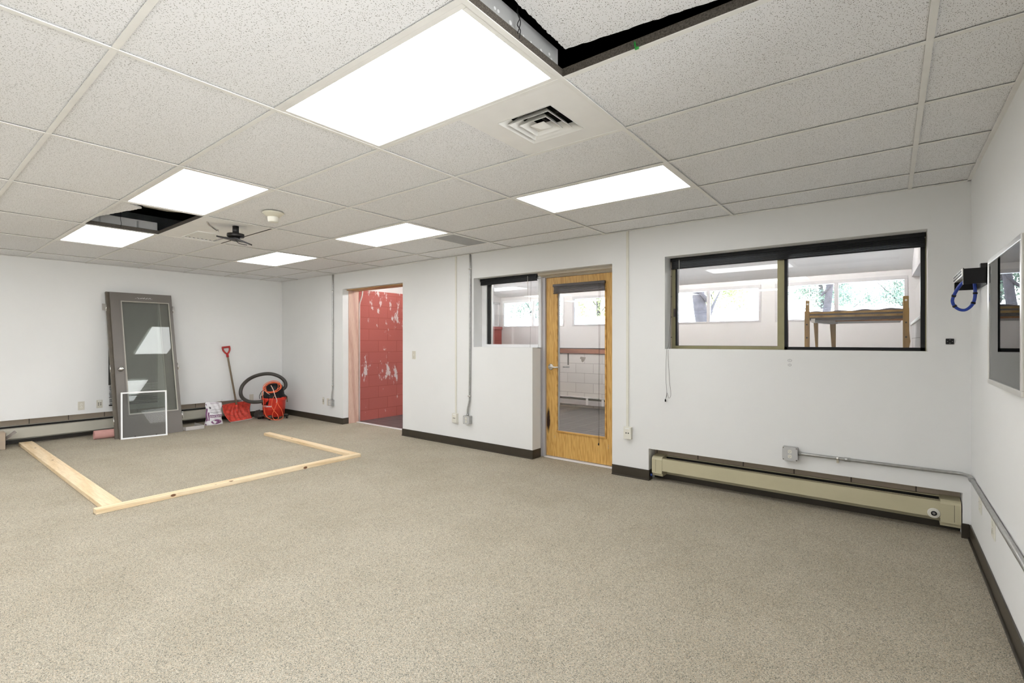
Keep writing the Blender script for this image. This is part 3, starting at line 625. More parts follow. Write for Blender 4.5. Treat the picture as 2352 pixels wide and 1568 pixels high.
def conduit(name, pts, r, label, straps=(), mat='galv', n=6, couplings=()):
    t = thing(name, pts[0], label, 'conduit')
    bm = bmesh.new(); tube(bm, spline(pts, n), r, 12); obj('pipe', bm, mat, t)
    for (p, ax) in straps:
        bm = bmesh.new(); x, y, z = p
        if ax == 'v': box(bm, x-.03, x+.016, y-.003, y+.013, z-.008, z+.008, bev=.001); cyl(bm, (x, y-.002, z-.008), (x, y-.002, z+.008), r*1.2, seg=12)
        elif ax == 'h': box(bm, x-.008, x+.008, y-.003, y+.013, z-.035, z+.010, bev=.001); cyl(bm, (x-.008, y-.001, z), (x+.008, y-.001, z), r*1.2, seg=12)
        obj('strap', bm, 'chrome', t)
    for (a, b) in couplings:
        bm = bmesh.new(); cyl(bm, a, b, r*1.35, seg=12); obj('coupling', bm, 'galv', t)
yc = YF-.016
conduit('conduit', [(-4.215, yc, H-.002), (-4.215, yc, 1.6), (-4.222, yc, .70), (-4.225, yc, .60), (-4.245, yc-.008, .50), (-4.245, yc-.012, .414)], .0125, 'bare grey metal conduit running down white wall left of the small window', straps=[((-4.215, yc, 2.28), 'v'), ((-4.222, yc, .66), 'v')], couplings=[((-4.245, yc-.012, .413), (-4.245, yc-.012, .435))])
conduit('conduit', [(-7.312, yc, H-.002), (-7.312, yc, 1.6), (-7.312, yc, .72), (-7.312, yc, .60), (-7.322, yc-.008, .48), (-7.325, yc-.012, .386)], .0115, 'thin grey metal conduit on white wall between the far corner and red doorway', straps=[((-7.312, yc, 2.20), 'v'), ((-7.312, yc, .62), 'v')], couplings=[((-7.325, yc-.012, .386), (-7.325, yc-.012, .408))])
xw = XR-.016
conduit('conduit', [(-.586, yc-.004, .447), (-.50, yc, .447), (-.1, yc, .446), (.25, yc, .445), (.36, yc, .446), (.395, yc-.012, .447), (.42, yc-.045, .448), (xw, yc-.10, .450), (xw, 4.2, .452), (xw, 3.6, .456), (xw, 2.9, .462), (xw, 2.0, .464), (xw, .4, .468)], .0125, 'grey metal conduit from outlet box around the corner and along the right wall', straps=[((-.318, yc, .446), 'h')], couplings=[((-.586, yc-.004, .447), (-.565, yc-.004, .447)), ((-.275, yc, .446), (-.235, yc, .446)), ((xw, 4.36, .451), (xw, 4.40, .451))])
def raceway(x, z0, label, bx, bz0, bz1, w_=.105):
    t = thing('cable_raceway', (x, YF, z0), label, 'cable raceway')
    obj('channel', B((x-.013, x+.013, YF-.012, YF, z0, H-.003), bev=.003), 'ivory2', t)
    return plate('phone_jack', (bx, YF, (bz0+bz1)/2), 'Y-', w_, bz1-bz0, .042, 'ivory2', 'ivory phone jack box under the raceway ' + label.split('raceway ')[1], 'jack box', 'jack')
raceway(-4.475, .42, 'slim ivory raceway right of the light switch', -4.475, .300, .420, .080)
raceway(-2.078, .505, 'slim ivory raceway between the oak door and wide window', -2.066, .385, .505, .080)
plate('phone_jack', (-7.617, YF, .345), 'Y-', .05, .12, .005, 'ivory', 'ivory jack plate left of the steel outlet box near the far corner', 'wall plate', 'jack')
plate('wall_plate', (-7.47, YF, .335), 'Y-', .07, .12, .005, 'ivory', 'ivory plate half behind the steel outlet box near the far corner', 'wall plate', 'screws')
plate('wall_outlet', (XL, 1.705, .447), 'X+', .072, .120, .005, 'ivory', 'ivory double outlet above the left wall heater, farther from the leaning door', 'outlet', 'duplex')
plate('phone_jack', (XL, 1.907, .452), 'X+', .068, .116, .005, 'ivory', 'ivory plate with four jacks on left wall next to the leaning door', 'wall plate', 'jack')
plate('wall_plate', (XL, 4.03, .35), 'X+', .07, .115, .005, 'ivory', 'ivory plate low on the wall inside the black hose loop, left one', 'wall plate', 'screws')
plate('wall_plate', (XL, 4.22, .36), 'X+', .07, .115, .005, 'ivory', 'ivory plate low on the wall inside the hose loop, next to vacuum', 'wall plate', 'screws')
plate('wall_outlet', (XR, 4.13, .368), 'X-', .108, .118, .005, 'ivory2', 'ivory outlet on the right wall below the conduit, nearer the corner', 'outlet', 'screws')
plate('wall_outlet', (XR, 3.658, .362), 'X-', .108, .118, .005, 'ivory2', 'ivory double outlet on the right wall below the conduit, farther from the corner', 'outlet', 'duplex')
plate('wall_plate', (.337, YF, 1.361), 'Y-', .044, .040, .008, 'black', 'tiny black plate with four screws right of the wide window', 'wall plate', 'screws')
bm = bmesh.new()
for zc, rr in ((1.203, .013), (1.166, .011)):
    tube(bm, [(-.649+rr*1.1*math.cos(a*math.pi/12), YF-.0006, zc+rr*.8*math.sin(a*math.pi/12)) for a in range(24)], .0009, 5, True)
    tube(bm, [(-.649+.35*rr*math.cos(a*math.pi/6), YF-.0006, zc+rr*.3*math.sin(a*math.pi/6)) for a in range(9)], .0007, 5)
struct('trim_7', bm, 'ink')

# ------------------------------------------------------------------ wide interior window (window_1)
t = thing('window_1', (-.73, 4.80, 1.29), kind='structure')
yf0, yf1 = 4.752, 4.80
obj('window_frame', B((-1.69, -1.656, yf0, yf1, 1.3185, 2.119), (-1.69, -.766, yf0, yf1, 1.29, 1.318), (-.765, -.712, yf0-.01, yf1, 1.29, 2.119), (-1.69, .211, yf0, yf1, 2.12, 2.162), (.2135, .222, yf0-.01, yf1, 1.29, 2.16), bev=.001), 'olive', t)
obj('gasket', B((-.712, -.690, yf0-.004, yf1, 1.29, 2.13), (-.712, .212, yf0-.004, yf1, 1.29, 1.314), (.186, .213, yf0-.004, yf1, 1.29, 2.13), (-1.655, -1.640, yf0+.005, yf1, 1.31, 2.13), (-1.655, -.765, yf0+.01, yf1, 1.314, 1.320), (-.712, .212, yf0, yf1, 2.10, 2.125)), 'black', t)
obj('window_pane', B((-1.64, -.765, 4.782, 4.786, 1.31, 2.12)), 'glass', t)
obj('window_pane', B((-.69, .186, 4.774, 4.778, 1.31, 2.12)), 'glass', t)
obj('window_sill', B((-1.69, .219, 4.70, 4.752, 1.280, 1.2885)), 'whitefr', t)
obj('latch', B((-1.672, -1.655, yf0-.008, yf0, 1.60, 1.68)), 'brownbl', t)
def blind(x0, x1, y, ztop, zb, label, mat='black', name='window_blind', slats=10, wand=None, cord=None, end=.012):
    t = thing(name, ((x0+x1)/2, y, ztop), label, 'window blind')
    obj('head_rail', B((x0-end*0, x1, y-.014, y+.014, ztop-.030, ztop), bev=.002), mat, t)
    bm = bmesh.new(); n = slats; zs = ztop-.033; st = (zs-zb-.012)/n
    for k in range(n): 
        j = random.Random(k+int(x1*50)).uniform(-.0015, .0015); box(bm, x0+.010, x1-.006, y-.013+j, y+.012+j, zs-(k+.72)*st, zs-k*st)
    s = obj('slat_stack', bm, mat, t); 
    obj('bottom_rail', B((x0+.006, x1-.004, y-.014, y+.012, zb, zb+.012), bev=.003), mat, t)
    if wand:
        bm = bmesh.new()
        tube(bm, [(wand[0], y-.02, ztop-.02), (wand[0]+.002, y-.022, wand[1])], .0028, 8); obj('wand', bm, 'white_cond', t)
    if cord:
        bm = bmesh.new()
        for c in cord: tube(bm, spline(c, 5), .0013, 6)
        cdo = obj('pull_cord', bm, 'hose', t)
        e = cord[0][-1]; bm = bmesh.new(); lathe(bm, [(.003, .012), (.007, 0), (.007, -.012), (.003, -.016)], e); obj('tassel', bm, 'black', cdo)
    return t
blind(-1.690, .214, 4.725, 2.168, 2.062, 'long black window blind raised at the top of the wide window', slats=9, wand=(-1.603, 1.60),
      cord=[[(-1.672, 4.70, 2.14), (-1.672, 4.68, 1.8), (-1.675, 4.63, 1.35), (-1.680, 4.575, 1.27), (-1.682, 4.568, 1.0), (-1.675, 4.568, .86), (-1.688, 4.568, .80)],
            [(-1.670, 4.70, 2.14), (-1.662, 4.63, 1.35), (-1.664, 4.572, 1.26), (-1.648, 4.568, .98), (-1.635, 4.568, .86), (-1.655, 4.568, .82), (-1.672, 4.568, .87), (-1.683, 4.568, .82)]])

# ------------------------------------------------------------------ small window and oak door in the shared recess
t = thing('window_2', (-3.68, 4.80, 1.29), kind='structure')
obj('window_frame', B((-4.168, -4.092, 4.740, 4.775, 1.3225, 2.099), (-4.168, -3.286, 4.740, 4.80, 1.287, 1.322), (-3.285, -3.250, 4.748, 4.81, 1.287, 2.099), (-4.168, -3.25, 4.740, 4.80, 2.10, 2.15), bev=.001), 'whitefr', t)
obj('sash_stile', B((-4.092, -4.076, 4.762, 4.80, 1.322, 2.10), (-4.064, -4.050, 4.762, 4.80, 1.322, 2.10)), 'black', t)
obj('sash_channel', B((-4.118, -4.092, 4.775, 4.80, 1.322, 2.10), (-4.076, -4.064, 4.77, 4.80, 1.322, 2.10), (-4.050, -4.030, 4.775, 4.80, 1.322, 2.10)), 'alu', t)
obj('window_pane', B((-4.03, -3.285, 4.784, 4.788, 1.322, 2.10)), 'glass', t)
obj('window_sill', B((-4.168, -3.254, 4.68, 4.75, 1.279, 1.2875)), 'whitefr', t)
blind(-4.16, -3.275, 4.71, 2.155, 2.075, 'short black window blind raised on the small window beside the oak door', slats=7, wand=(-3.40, 1.86),
      cord=[[(-3.35, 4.69, 2.12), (-3.352, 4.68, 1.7), (-3.34, 4.66, 1.33), (-3.335, 4.64, 1.1), (-3.33, 4.64, .84)]])
# door frame
dx0, dx1, dyf = -3.205, -2.285, 4.80
t = thing('door_1', (dx0, dyf, .012), kind='structure')
struct('trim_8', B((-3.285, -3.252, 4.745, 4.86, 0, 1.287), (-3.25, -3.209, 4.775, 4.86, 0, 2.135), (-2.282, -2.235, 4.775, 4.86, 0, 2.15), bev=.002), 'greyfr')
struct('trim_9', B((-3.25, -2.235, 4.68, 4.745, 2.128, 2.158), (-3.25, -2.235, 4.745, 4.775, 2.118, 2.158), (-3.25, -2.235, 4.775, 4.86, 2.108, 2.15), bev=.003), 'beigefr')
struct('trim_10', B((-3.21, -2.28, 4.755, 4.86, 0, .010), bev=.002), 'whitefr')
gx0, gx1, gz0, gz1 = -3.055, -2.435, .315, 1.965
bm = bmesh.new(); rectwall(bm, 'Y', dyf, dyf+.042, [dx0, gx0, gx1, dx1], [.018, gz0, gz1, 2.104], lambda u, z: inr(u, z, (gx0, gx1, gz0, gz1)))
obj('door_panel', bm, 'oak', t)
obj('lite_frame', B((gx0-.006, gx1+.012, dyf-.010, dyf+.01, gz0-.012, gz0+.008), (gx0-.006, gx1+.012, dyf-.010, dyf+.01, gz1-.008, gz1+.012), (gx1-.004, gx1+.012, dyf-.010, dyf+.01, gz0, gz1), (gx0-.004, gx0+.006, dyf-.006, dyf+.01, gz0, gz1), bev=.002), 'oakplain', t)
obj('glass_stop', B((gx0, gx0+.016, dyf+.012, dyf+.034, gz0, gz1), (gx1-.006, gx1, dyf+.012, dyf+.034, gz0, gz1)), 'galvp', t)
obj('glass_pane', B((gx0, gx1, dyf+.020, dyf+.024, gz0, gz1)), 'glass', t)
bm = bmesh.new(); lathe(bm, [(.012, 0), (.034, -.001), (.036, -.008), (.028, -.012), (.014, -.013)], (-3.140, dyf, 1.06), 'Y'); hd = obj('door_handle', bm, 'nickel', t)
bm = bmesh.new(); cyl(bm, (-3.14, dyf-.012, 1.06), (-3.14, dyf-.05, 1.06), .011); tube(bm, spline([(-3.14, dyf-.047, 1.06), (-3.10, dyf-.052, 1.062), (-3.05, dyf-.052, 1.058), (-3.015, dyf-.045, 1.062)], 5), [.010]*6+[.009]*10, 12); obj('lever', bm, 'nickel', hd)
bm = bmesh.new(); cyl(bm, (-3.0, dyf+.060, 1.062), (-2.93, dyf+.060, 1.062), .008); cyl(bm, (-3.0, dyf+.042, 1.06), (-3.0, dyf+.065, 1.06), .009); obj('outer_lever', bm, 'galv', hd)
bm = bmesh.new()
for (x, z) in ((-3.09, .255), (-3.085, .24), (-2.40, .235), (-2.402, .215), (-2.40, .20)): cyl(bm, (x, dyf-.002, z), (x, dyf+.002, z), .004, seg=10)
obj('screw_holes', bm, 'mould', t)
blind(-3.09, -2.425, 4.772, 2.02, 1.91, 'dark brown blind raised at the top of the oak door glass', 'brownbl', slats=6,
      cord=[[(-2.49, 4.752, 1.99), (-2.49, 4.750, 1.4), (-2.492, 4.750, .75), (-2.49, 4.755, .5), (-2.494, 4.752, .245)], [(-2.476, 4.752, 1.99), (-2.478, 4.750, 1.3), (-2.486, 4.750, .6), (-2.488, 4.752, .25)]])

# ------------------------------------------------------------------ glass-fronted board and rack on the right wall
t = thing('display_case', (.42, 3.04, 1.14), 'silver framed wall case with glass front on the right wall', 'display case')
bx, ya, yb, za, zb = .396, 2.645, 3.44, 1.150, 1.776
obj('case_body', B((bx+.0078, XR, ya+.001, yb-.001, za+.001, zb-.001)), 'beigefr', t)
fw = .024
obj('frame', B((bx, bx+.0078, ya, yb, za, za+fw), (bx, bx+.0078, ya, yb, zb-fw, zb), (bx, bx+.0078, ya, ya+fw, za+fw, zb-fw), (bx, bx+.0078, yb-fw, yb, za+fw, zb-fw), bev=.002), 'alu', t)
obj('backing', B((bx+.006, bx+.0075, ya+fw, yb-fw, za+fw, zb-fw)), 'wall2', t)
obj('glass_front', B((bx+.002, bx+.004, ya+fw, yb-fw, za+fw, zb-fw)), 'glassb', t)

t = thing('network_bracket', (.40, 4.1, 1.70), 'black wall rack bracket with patch panel in the corner beside the display case', 'network rack')
rx = .341
obj('side_plate', B((rx, XR, 3.860, 3.864, 1.697, 1.787)), 'black', t)
obj('side_plate', B((rx, XR, 4.336, 4.340, 1.697, 1.787)), 'black', t)
obj('rail', B((rx, rx+.004, 3.85, 3.875, 1.695, 1.79), (rx, rx+.004, 4.325, 4.35, 1.695, 1.79)), 'blackm', t)
obj('back_plate', B((XR-.006, XR, 3.86, 4.34, 1.69, 1.80), (XR-.03, XR, 3.86, 3.90, 1.787, 1.812)), 'blackm', t)
pp = obj('patch_panel', B((rx-.004, rx, 3.85, 4.35, 1.744, 1.787), (rx, rx+.03, 3.88, 4.32, 1.748, 1.783), bev=.001), 'alu', t)
bm = bmesh.new()
for k in range(24): y = 3.885+k*.0185; box(bm, rx-.0055, rx-.0038, y, y+.013, 1.752, 1.764)
for k in range(4): y = 3.89+k*.113; box(bm, rx-.0052, rx-.0038, y, y+.098, 1.770, 1.782)
obj('ports', bm, 'black', pp)
t = thing('cable_bundle', (.37, 4.12, 1.56), 'bundle of blue cables looping below the black rack bracket', 'cable')
loop = spline([(.385, 4.02, 1.745), (.352, 4.08, 1.715), (.328, 4.12, 1.665), (.317, 4.14, 1.62), (.328, 4.15, 1.585), (.352, 4.15, 1.562), (.380, 4.15, 1.560), (.406, 4.15, 1.585), (.419, 4.15, 1.62), (.423, 4.15, 1.67), (.420, 4.15, 1.725), (.425, 4.15, 1.76)], 6)
bm = bmesh.new()
for k in range(5):
    an = k*2*math.pi/5; fr = frames(loop); tube(bm, [p+a*.0052*math.cos(an)+b*.0052*math.sin(an) for p, a, b in fr], .0040, 8)
obj('cables', bm, 'blue', t)
fr = frames(loop)
for i in (14, 24, 45, 53):
    p, a, b = fr[i]; q = fr[i+1][0]; d = (q-p).normalized(); bm = bmesh.new(); cyl(bm, p-d*.006, p+d*.006, .0115, seg=14); obj('strap', bm, 'black', t)

# ------------------------------------------------------------------ lumber on the floor
def stud(x0, x1, y0, y1, lab, mat):
    return obj('lumber_board', B((x0, x1, y0, y1, 0, .038), bev=.003), mat, label=lab, cat='lumber', group='pale wood boards laid out on the carpet')
stud(-5.000, -4.918, 1.017, 3.440, 'longest pale pine board on the carpet, closest to the camera', 'pine_y')
stud(-8.985, -5.004, 1.073, 1.203, 'wide pale pine board on the carpet running to the left wall heater', 'pine')
stud(-7.130, -5.004, 3.352, 3.440, 'short pale pine board on the carpet pointing toward the far corner', 'pine')

# ------------------------------------------------------------------ leaning doors, blind, screen
def lean(xb, y0, th, yaw=0):
    s, c = math.sin(th), math.cos(th)
    m = Matrix(((0, -c, -s), (1, 0, 0), (0, -s, c)))  # columns: local x=+Y, y=into the wall, z=up the slope
    return Matrix.Rotation(yaw, 3, 'Z') @ m
th = math.asin(.505/2.14)
def gdoor(xb, y0, label, hinge, th=th, W=.765, Hh=2.134, T=.044, gl=(.125, .042, .33, .13), knob=False, mat='gdoor'):
    t = thing('interior_door', (xb, y0, .002+T*0), label, 'door', rot=lean(xb, y0, th))
    a, b, c, d = gl[0], W-gl[1], gl[2], Hh-gl[3]
    bm = bmesh.new(); rectwall(bm, 'Y', 0, T, [0, a, b, W], [0, c, d, Hh], lambda u, z: inr(u, z, (a, b, c, d)))
    obj('door_panel', bm, mat, t, local=True)
    obj('edge_strip', B((-.0015, .0, .004, T-.004, 0, Hh), (0, W, .003, T-.003, Hh, Hh+.001)), 'gdoor2', t, local=True)
    e = .010
    obj('glazing_bead', B((a-.004, a+e, -.003, .014, c, d), (b-e, b+.004, -.003, .014, c, d), (a-.004, b+.004, -.003, .014, d-e, d+.004), (a-.004, b+.004, -.003, .014, c-.004, c+e), bev=.002), 'mould', t, local=True)
    obj('outer_molding', B((a-.022, a-.004, -.005, .004, c-.022, d+.022), (b+.004, b+.022, -.005, .004, c-.022, d+.022), (a-.004, b+.004, -.005, .004, d+.004, d+.022), (a-.004, b+.004, -.005, .004, c-.022, c-.004), bev=.002), mat, t, local=True)
    obj('glass_pane', B((a, b, .020, .024, c, d)), 'glassd', t, local=True)
    for z in (.25, 1.0, 1.90):
        if hinge == 'R': q = B((W, W+.003, .002, T-.002, z-.05, z+.05), (W+.001, W+.022, -.004, -.001, z-.05, z+.05), bev=.0008)
        else: q = B((-.003, 0, .002, T-.002, z-.05, z+.05), bev=.0008)
        cx_ = W+.004 if hinge == 'R' else -.006
        cyl(q, (cx_, -.004, z-.052), (cx_, -.004, z+.052), .006, seg=10); obj('hinge', q, 'chrome', t, local=True)
    if knob:
        bm = bmesh.new(); lathe(bm, [(.012, 0), (.031, -.001), (.033, -.006), (.014, -.012), (.013, -.035), (.026, -.040), (.030, -.052), (.024, -.064), (.008, -.067)], (.062, 0, .985), 'Y'); obj('door_knob', bm, 'chrome', t, local=True)
    return t
FD = gdoor(-8.412, 1.995, 'grey door with tall glass pane leaning against left wall, in front', 'R', knob=True)
bm = bmesh.new(); rr = random.Random(7)
for k in range(34):
    x = .30+k*.0062+rr.uniform(-.003, .003); z = 2.055+rr.uniform(-.007, .009); h_ = rr.uniform(.002, .012); w_ = rr.uniform(.003, .012); box(bm, x, x+w_, -.0008, 0, z, z+h_)
obj('scraped_lettering', bm, 'scuff', FD, local=True)
RD = gdoor(-8.475, 1.962, 'second grey door almost hidden behind the leaning front door', 'L', th=th-.006, gl=(.12, .12, .33, .13), mat='gdoor2')
q = B((-.050, -.004, -.002, .001, 1.85, 1.95)); obj('hinge_leaf', q, 'chrome', RD, local=True)
t = thing('window_blind', (-9.0, 2.3, .45), 'black slatted blind hanging between the leaning doors and left wall', 'window blind')
xb_ = -8.99
bm = bmesh.new()
for k in range(150):
    z = 1.95-k*.0084
    if z < .72: break
    box(bm, xb_-.012, xb_+.012, 2.012, 2.60, z, z+.006)
z = .70; k = 0
while z > .44:
    box(bm, xb_-.012, xb_+.012, 2.012+rr.uniform(-.004, .004), 2.60, z, z+.009); z -= .021+rr.uniform(-.003, .006)
box(bm, xb_-.002, xb_+.002, 2.0, 2.58, .72, 1.95)
obj('slats', bm, 'slatg', t); obj('head_rail', B((xb_-.015, xb_+.015, 2.010, 2.60, 1.955, 1.985)), 'black', t); obj('bottom_rail', B((xb_-.014, xb_+.014, 2.006, 2.60, .415, .432)), 'black', t)
bm = bmesh.new(); 
for y in (2.06, 2.30, 2.52): box(bm, xb_+.0125, xb_+.0135, y-.002, y+.002, .43, 1.96)
obj('ladder_strings', bm, 'hose', t)
# small white screen frame in front
A_ = Vector((-8.375, 1.998, 0)); Bv = Vector((-8.262, 2.513, 0)); yw = math.atan2(-(Bv.x-A_.x), Bv.y-A_.y)
ths = math.asin(.145/.665)
t = thing('screen_frame', (A_.x, A_.y, .001), 'small white screen frame leaning on the bottom of grey glass door', 'screen frame', rot=lean(0, 0, ths, yw))
sw, sh = (Bv-A_).length, .655; e = .020
obj('frame', B((0, e, 0, .012, 0, sh), (sw-e, sw, 0, .012, 0, sh), (e, sw-e, 0, .012, 0, e), (e, sw-e, 0, .012, sh-e, sh), bev=.002), 'white', t, local=True)
obj('film', B((e, sw-e, .005, .006, e, sh-e)), 'scr', t, local=True)
obj('spring_clip', B((.15, .165, .001, .006, e, e+.012), (.39, .405, .001, .006, e, e+.012)), 'black', t, local=True)

# pink roll, orange edge board, cardboard box, tray
bm = bmesh.new(); r0 = .060; c0 = Vector((-8.700, 1.775, r0)); c1 = Vector((-8.66, 2.42, r0))
fr = frames([c0, c1]); N = 32
for (ra, rb) in ((r0, r0), (r0-.005, r0-.005)):
    ring = [[bm.verts.new(p+a*ra*math.cos(2*math.pi*k/N)+b*ra*math.sin(2*math.pi*k/N)) for k in range(N)] for p, a, b in fr]
    for k in range(N): f = bm.faces.new((ring[0][k], ring[0][(k+1) % N], ring[1][(k+1) % N], ring[1][k])); f.smooth = True
    if ra == r0: keep = ring
    else:
        for e_ in (0, 1):
            for k in range(N): bm.faces.new((keep[e_][k], keep[e_][(k+1) % N], ring[e_][(k+1) % N], ring[e_][k]))
obj('paper_roll', bm, 'pinkroll', label='pink hollow paper roll lying on the carpet behind the grey door', cat='paper roll')
bm = bmesh.new(); slab4(bm, [(-8.60, 2.00, .0), (-8.58, 2.00, 0), (-8.58, 2.02, 0), (-8.60, 2.02, 0)], .01)
for v_ in bm.verts:
    if v_.co.z > .005: v_.co.z = .30; v_.co.x -= .075
obj('wood_strip', bm, 'orw', label='narrow orange brown strip standing behind the left edge of the grey doors', cat='wood strip')
t = thing('cardboard_box', (-8.80, .60, 0), 'cardboard box with an open flap at the left edge beside heater', 'cardboard box')
xa, xb2, y0, y1 = -8.99, -8.775, .45, .935; hz = .205
obj('carton', B((xa, xb2, y0, y0+.004, 0, hz), (xa, xb2, y1-.004, y1, 0, hz), (xa, xa+.004, y0, y1, 0, hz), (xb2-.004, xb2, y0, y1, 0, hz), (xa, xb2, y0, y1, 0, .004)), 'cardb', t)
bm = bmesh.new(); slab4(bm, [(xa, y1-.002, hz-.10), (xb2-.02, y1-.002, hz-.10), (xb2-.02, y1+.10, hz-.01), (xa, y1+.10, hz-.01)], .004); obj('flap', bm, 'cardi', t)
obj('flap', B((xa, xb2, y0+.1, y1, hz, hz+.004)), 'cardb', t); obj('crease', B((xb2-.001, xb2+.0005, y0, y1, .10, .102)), 'cardi', t)
t = thing('metal_tray', (-8.6, 2.93, 0), 'flat pale grey metal tray on the carpet between door and sack', 'tray')
obj('front_lip', B((-8.43, -8.425, 2.80, 3.05, 0, .055), bev=.001), 'film', t); obj('pan', B((-8.80, -8.425, 2.80, 3.05, 0, .004)), 'film', t); obj('side_lip', B((-8.80, -8.43, 3.045, 3.05, 0, .055)), 'film', t)

# ------------------------------------------------------------------ sack
t = thing('sack', (-8.68, 3.30, 0), 'white plastic sack with purple band standing by the red shovel', 'sack')
def sackpt(u, v, k):
    """u -1..1 across, v 0..1 up, k front(+)/back(-)"""
    wd = .135*(1-.10*math.sin(v*3.1)) * (1-.05*v) + .006*math.sin(v*17)
    dp = .062*(1-u*u)**.5*(1-.78*max(0, v-.35)/.65)**1 + .004
    x = -8.745 + (dp if k > 0 else -dp) - .06*v + .006*math.sin(9*u+13*v) + .10*max(0, .15-v)*0
    return Vector((x+.035, 3.30+u*wd+.018*(v-.4), v*(.362-.012*u)+.004*math.sin(u*6)*v))
bm = bmesh.new(); NU, NV = 22, 22
gr = {}
for k in (1, -1):
    for i in range(NU+1):
        for j in range(NV+1):
            u = -1+2*i/NU
            if k < 0 and i in (0, NU): gr[(k, i, j)] = gr[(1, i, j)]; continue
            gr[(k, i, j)] = bm.verts.new(sackpt(u, j/NV, k))
    for i in range(NU):
        for j in range(NV):
            q = [gr[(k, i, j)], gr[(k, i+1, j)], gr[(k, i+1, j+1)], gr[(k, i, j+1)]]
            if len(set(q)) == 4: bm.faces.new(q)
            else: bm.faces.new(list(dict.fromkeys(q)))
for j in (0, NV):
    for i in range(NU):
        q = list(dict.fromkeys([gr[(1, i, j)], gr[(1, i+1, j)], gr[(-1, i+1, j)], gr[(-1, i, j)]]))
        if len(q) > 2: bm.faces.new(q)
obj('bag', bm, 'paperw', t, smooth=True)
def patch(u0, u1, v0, v1, n=8, mat='purple', nm='print', ell=False, off=.0025):
    bm = bmesh.new(); g = [[bm.verts.new(sackpt(u0+(u1-u0)*i/n, v0+(v1-v0)*j/4, 1)+Vector((off, 0, 0))) for j in range(5)] for i in range(n+1)]
    if ell:
        uc, vc, ru, rv = (u0+u1)/2, (v0+v1)/2, (u1-u0)/2, (v1-v0)/2; bm.clear()
        c_ = bm.verts.new(sackpt(uc, vc, 1)+Vector((off+.002, 0, 0))); rg = [bm.verts.new(sackpt(uc+ru*math.cos(a*math.pi/12), vc+rv*math.sin(a*math.pi/12), 1)+Vector((off, 0, 0))) for a in range(24)]
        for i in range(24): bm.faces.new((c_, rg[i], rg[(i+1) % 24]))
    else:
        for i in range(n):
            for j in range(4): bm.faces.new((g[i][j], g[i+1][j], g[i+1][j+1], g[i][j+1]))
    return obj(nm, bm, mat, t)
patch(-.62, .86, .33, .44, nm='purple_band'); patch(-.45, .70, .04, .24, ell=True, nm='purple_oval'); patch(-.99, -.86, .02, .90, 3, nm='side_stripe'); patch(-.80, -.66, .20, .55, 3, nm='side_stripe')
for (a, b, c, d) in ((-.5, .6, .955, .965), (-.45, .6, .925, .932)): patch(a, b, c, d, nm='purple_line')
for (a, b, c, d) in ((-.62, -.42, .70, .79),): patch(a, b, c, d, 3, 'ink', 'dark_mark')
for (a, b, c, d) in ((-.5, .7, .655, .663), (-.6, .75, .545, .56), (-.2, .4, .505, .518), (-.3, .1, .69, .696), (.0, .5, .62, .626), (-.1, .3, .80, .805), (-.2, .4, .28, .286)): patch(a, b, c, d, 6, 'ink', 'text_line')
k = -.56
rz = random.Random(2)
while k < .8:
    w_ = rz.uniform(.05, .10); patch(k, k+w_*.7, .355, .415-rz.uniform(0, .012), 2, 'white', 'band_mark', off=.0040); k += w_+.03
for (a, b, c) in ((-.2, .45, .115), (-.1, .55, .15)): patch(a, b, c, c+.014, 4, 'white', 'oval_mark', off=.0050)
bm = bmesh.new(); p = sackpt(.75, 1, 1); tube(bm, spline([p, p+Vector((0, .01, .02)), p+Vector((0, .03, .045)), p+Vector((0, .035, .035)), p+Vector((0, .01, .01))], 4), .0012, 5); obj('drawstring', bm, 'galvp', t)

# ------------------------------------------------------------------ shovel
t = thing('snow_shovel', (-8.78, 3.75, 0), 'red snow shovel with wooden shaft leaning in the corner by sack', 'snow shovel')
def shp(u, v, o=0):
    # u -1..1 across (Y), v 0..1 up
    Pb0, Pb1 = Vector((-8.685, 3.525, .0)), Vector((-8.800, 3.925, .0)); Pt0, Pt1 = Vector((-8.83, 3.452, .285)), Vector((-8.93, 3.965, .300))
    p = Pb0.lerp(Pb1, (u+1)/2).lerp(Pt0.lerp(Pt1, (u+1)/2), v)
    nrm = Vector((.93, .25, .25)).normalized()
    curve = -.055*math.sin(v*math.pi)*1.0 + .030*(u*u)
    rid = .008*math.cos((math.atan2(u, 1.15-v))*16)*min(1, (1-v)*2.2)*(1 if abs(u) < .95 else 0)
    top = .010*(v*v)*(1-u*u)
    return p + nrm*(curve+rid+o) + Vector((0, 0, top*1.5))
bm = bmesh.new(); NU, NV = 44, 24
F = [[bm.verts.new(shp(-1+2*i/NU, j/NV)) for j in range(NV+1)] for i in range(NU+1)]; K = [[bm.verts.new(shp(-1+2*i/NU, j/NV, -.004)) for j in range(NV+1)] for i in range(NU+1)]
for i in range(NU):
    for j in range(NV):
        bm.faces.new((F[i][j], F[i+1][j], F[i+1][j+1], F[i][j+1])).smooth = True; bm.faces.new((K[i][j], K[i][j+1], K[i+1][j+1], K[i+1][j])).smooth = True
for i in range(NU):
    for j in (0, NV): bm.faces.new((F[i][j], F[i+1][j], K[i+1][j], K[i][j]))
for j in range(NV):
    for i in (0, NU): bm.faces.new((F[i][j], F[i][j+1], K[i][j+1], K[i][j]))
obj('blade', bm, 'redsh', t)
bm = bmesh.new()
for i in range(20): pass
g1 = [shp(-1+2*i/20, .015, .003) for i in range(21)]; tube(bm, g1, .006, 6); obj('wear_strip', bm, 'galvp', t)
s0 = shp(.03, .80, .012); s1 = Vector((-8.965, 3.605, 1.105))
bm = bmesh.new(); tube(bm, [s0.lerp(s1, k/10) for k in range(11)], .0150, 12); obj('shaft', bm, 'shaft', t)
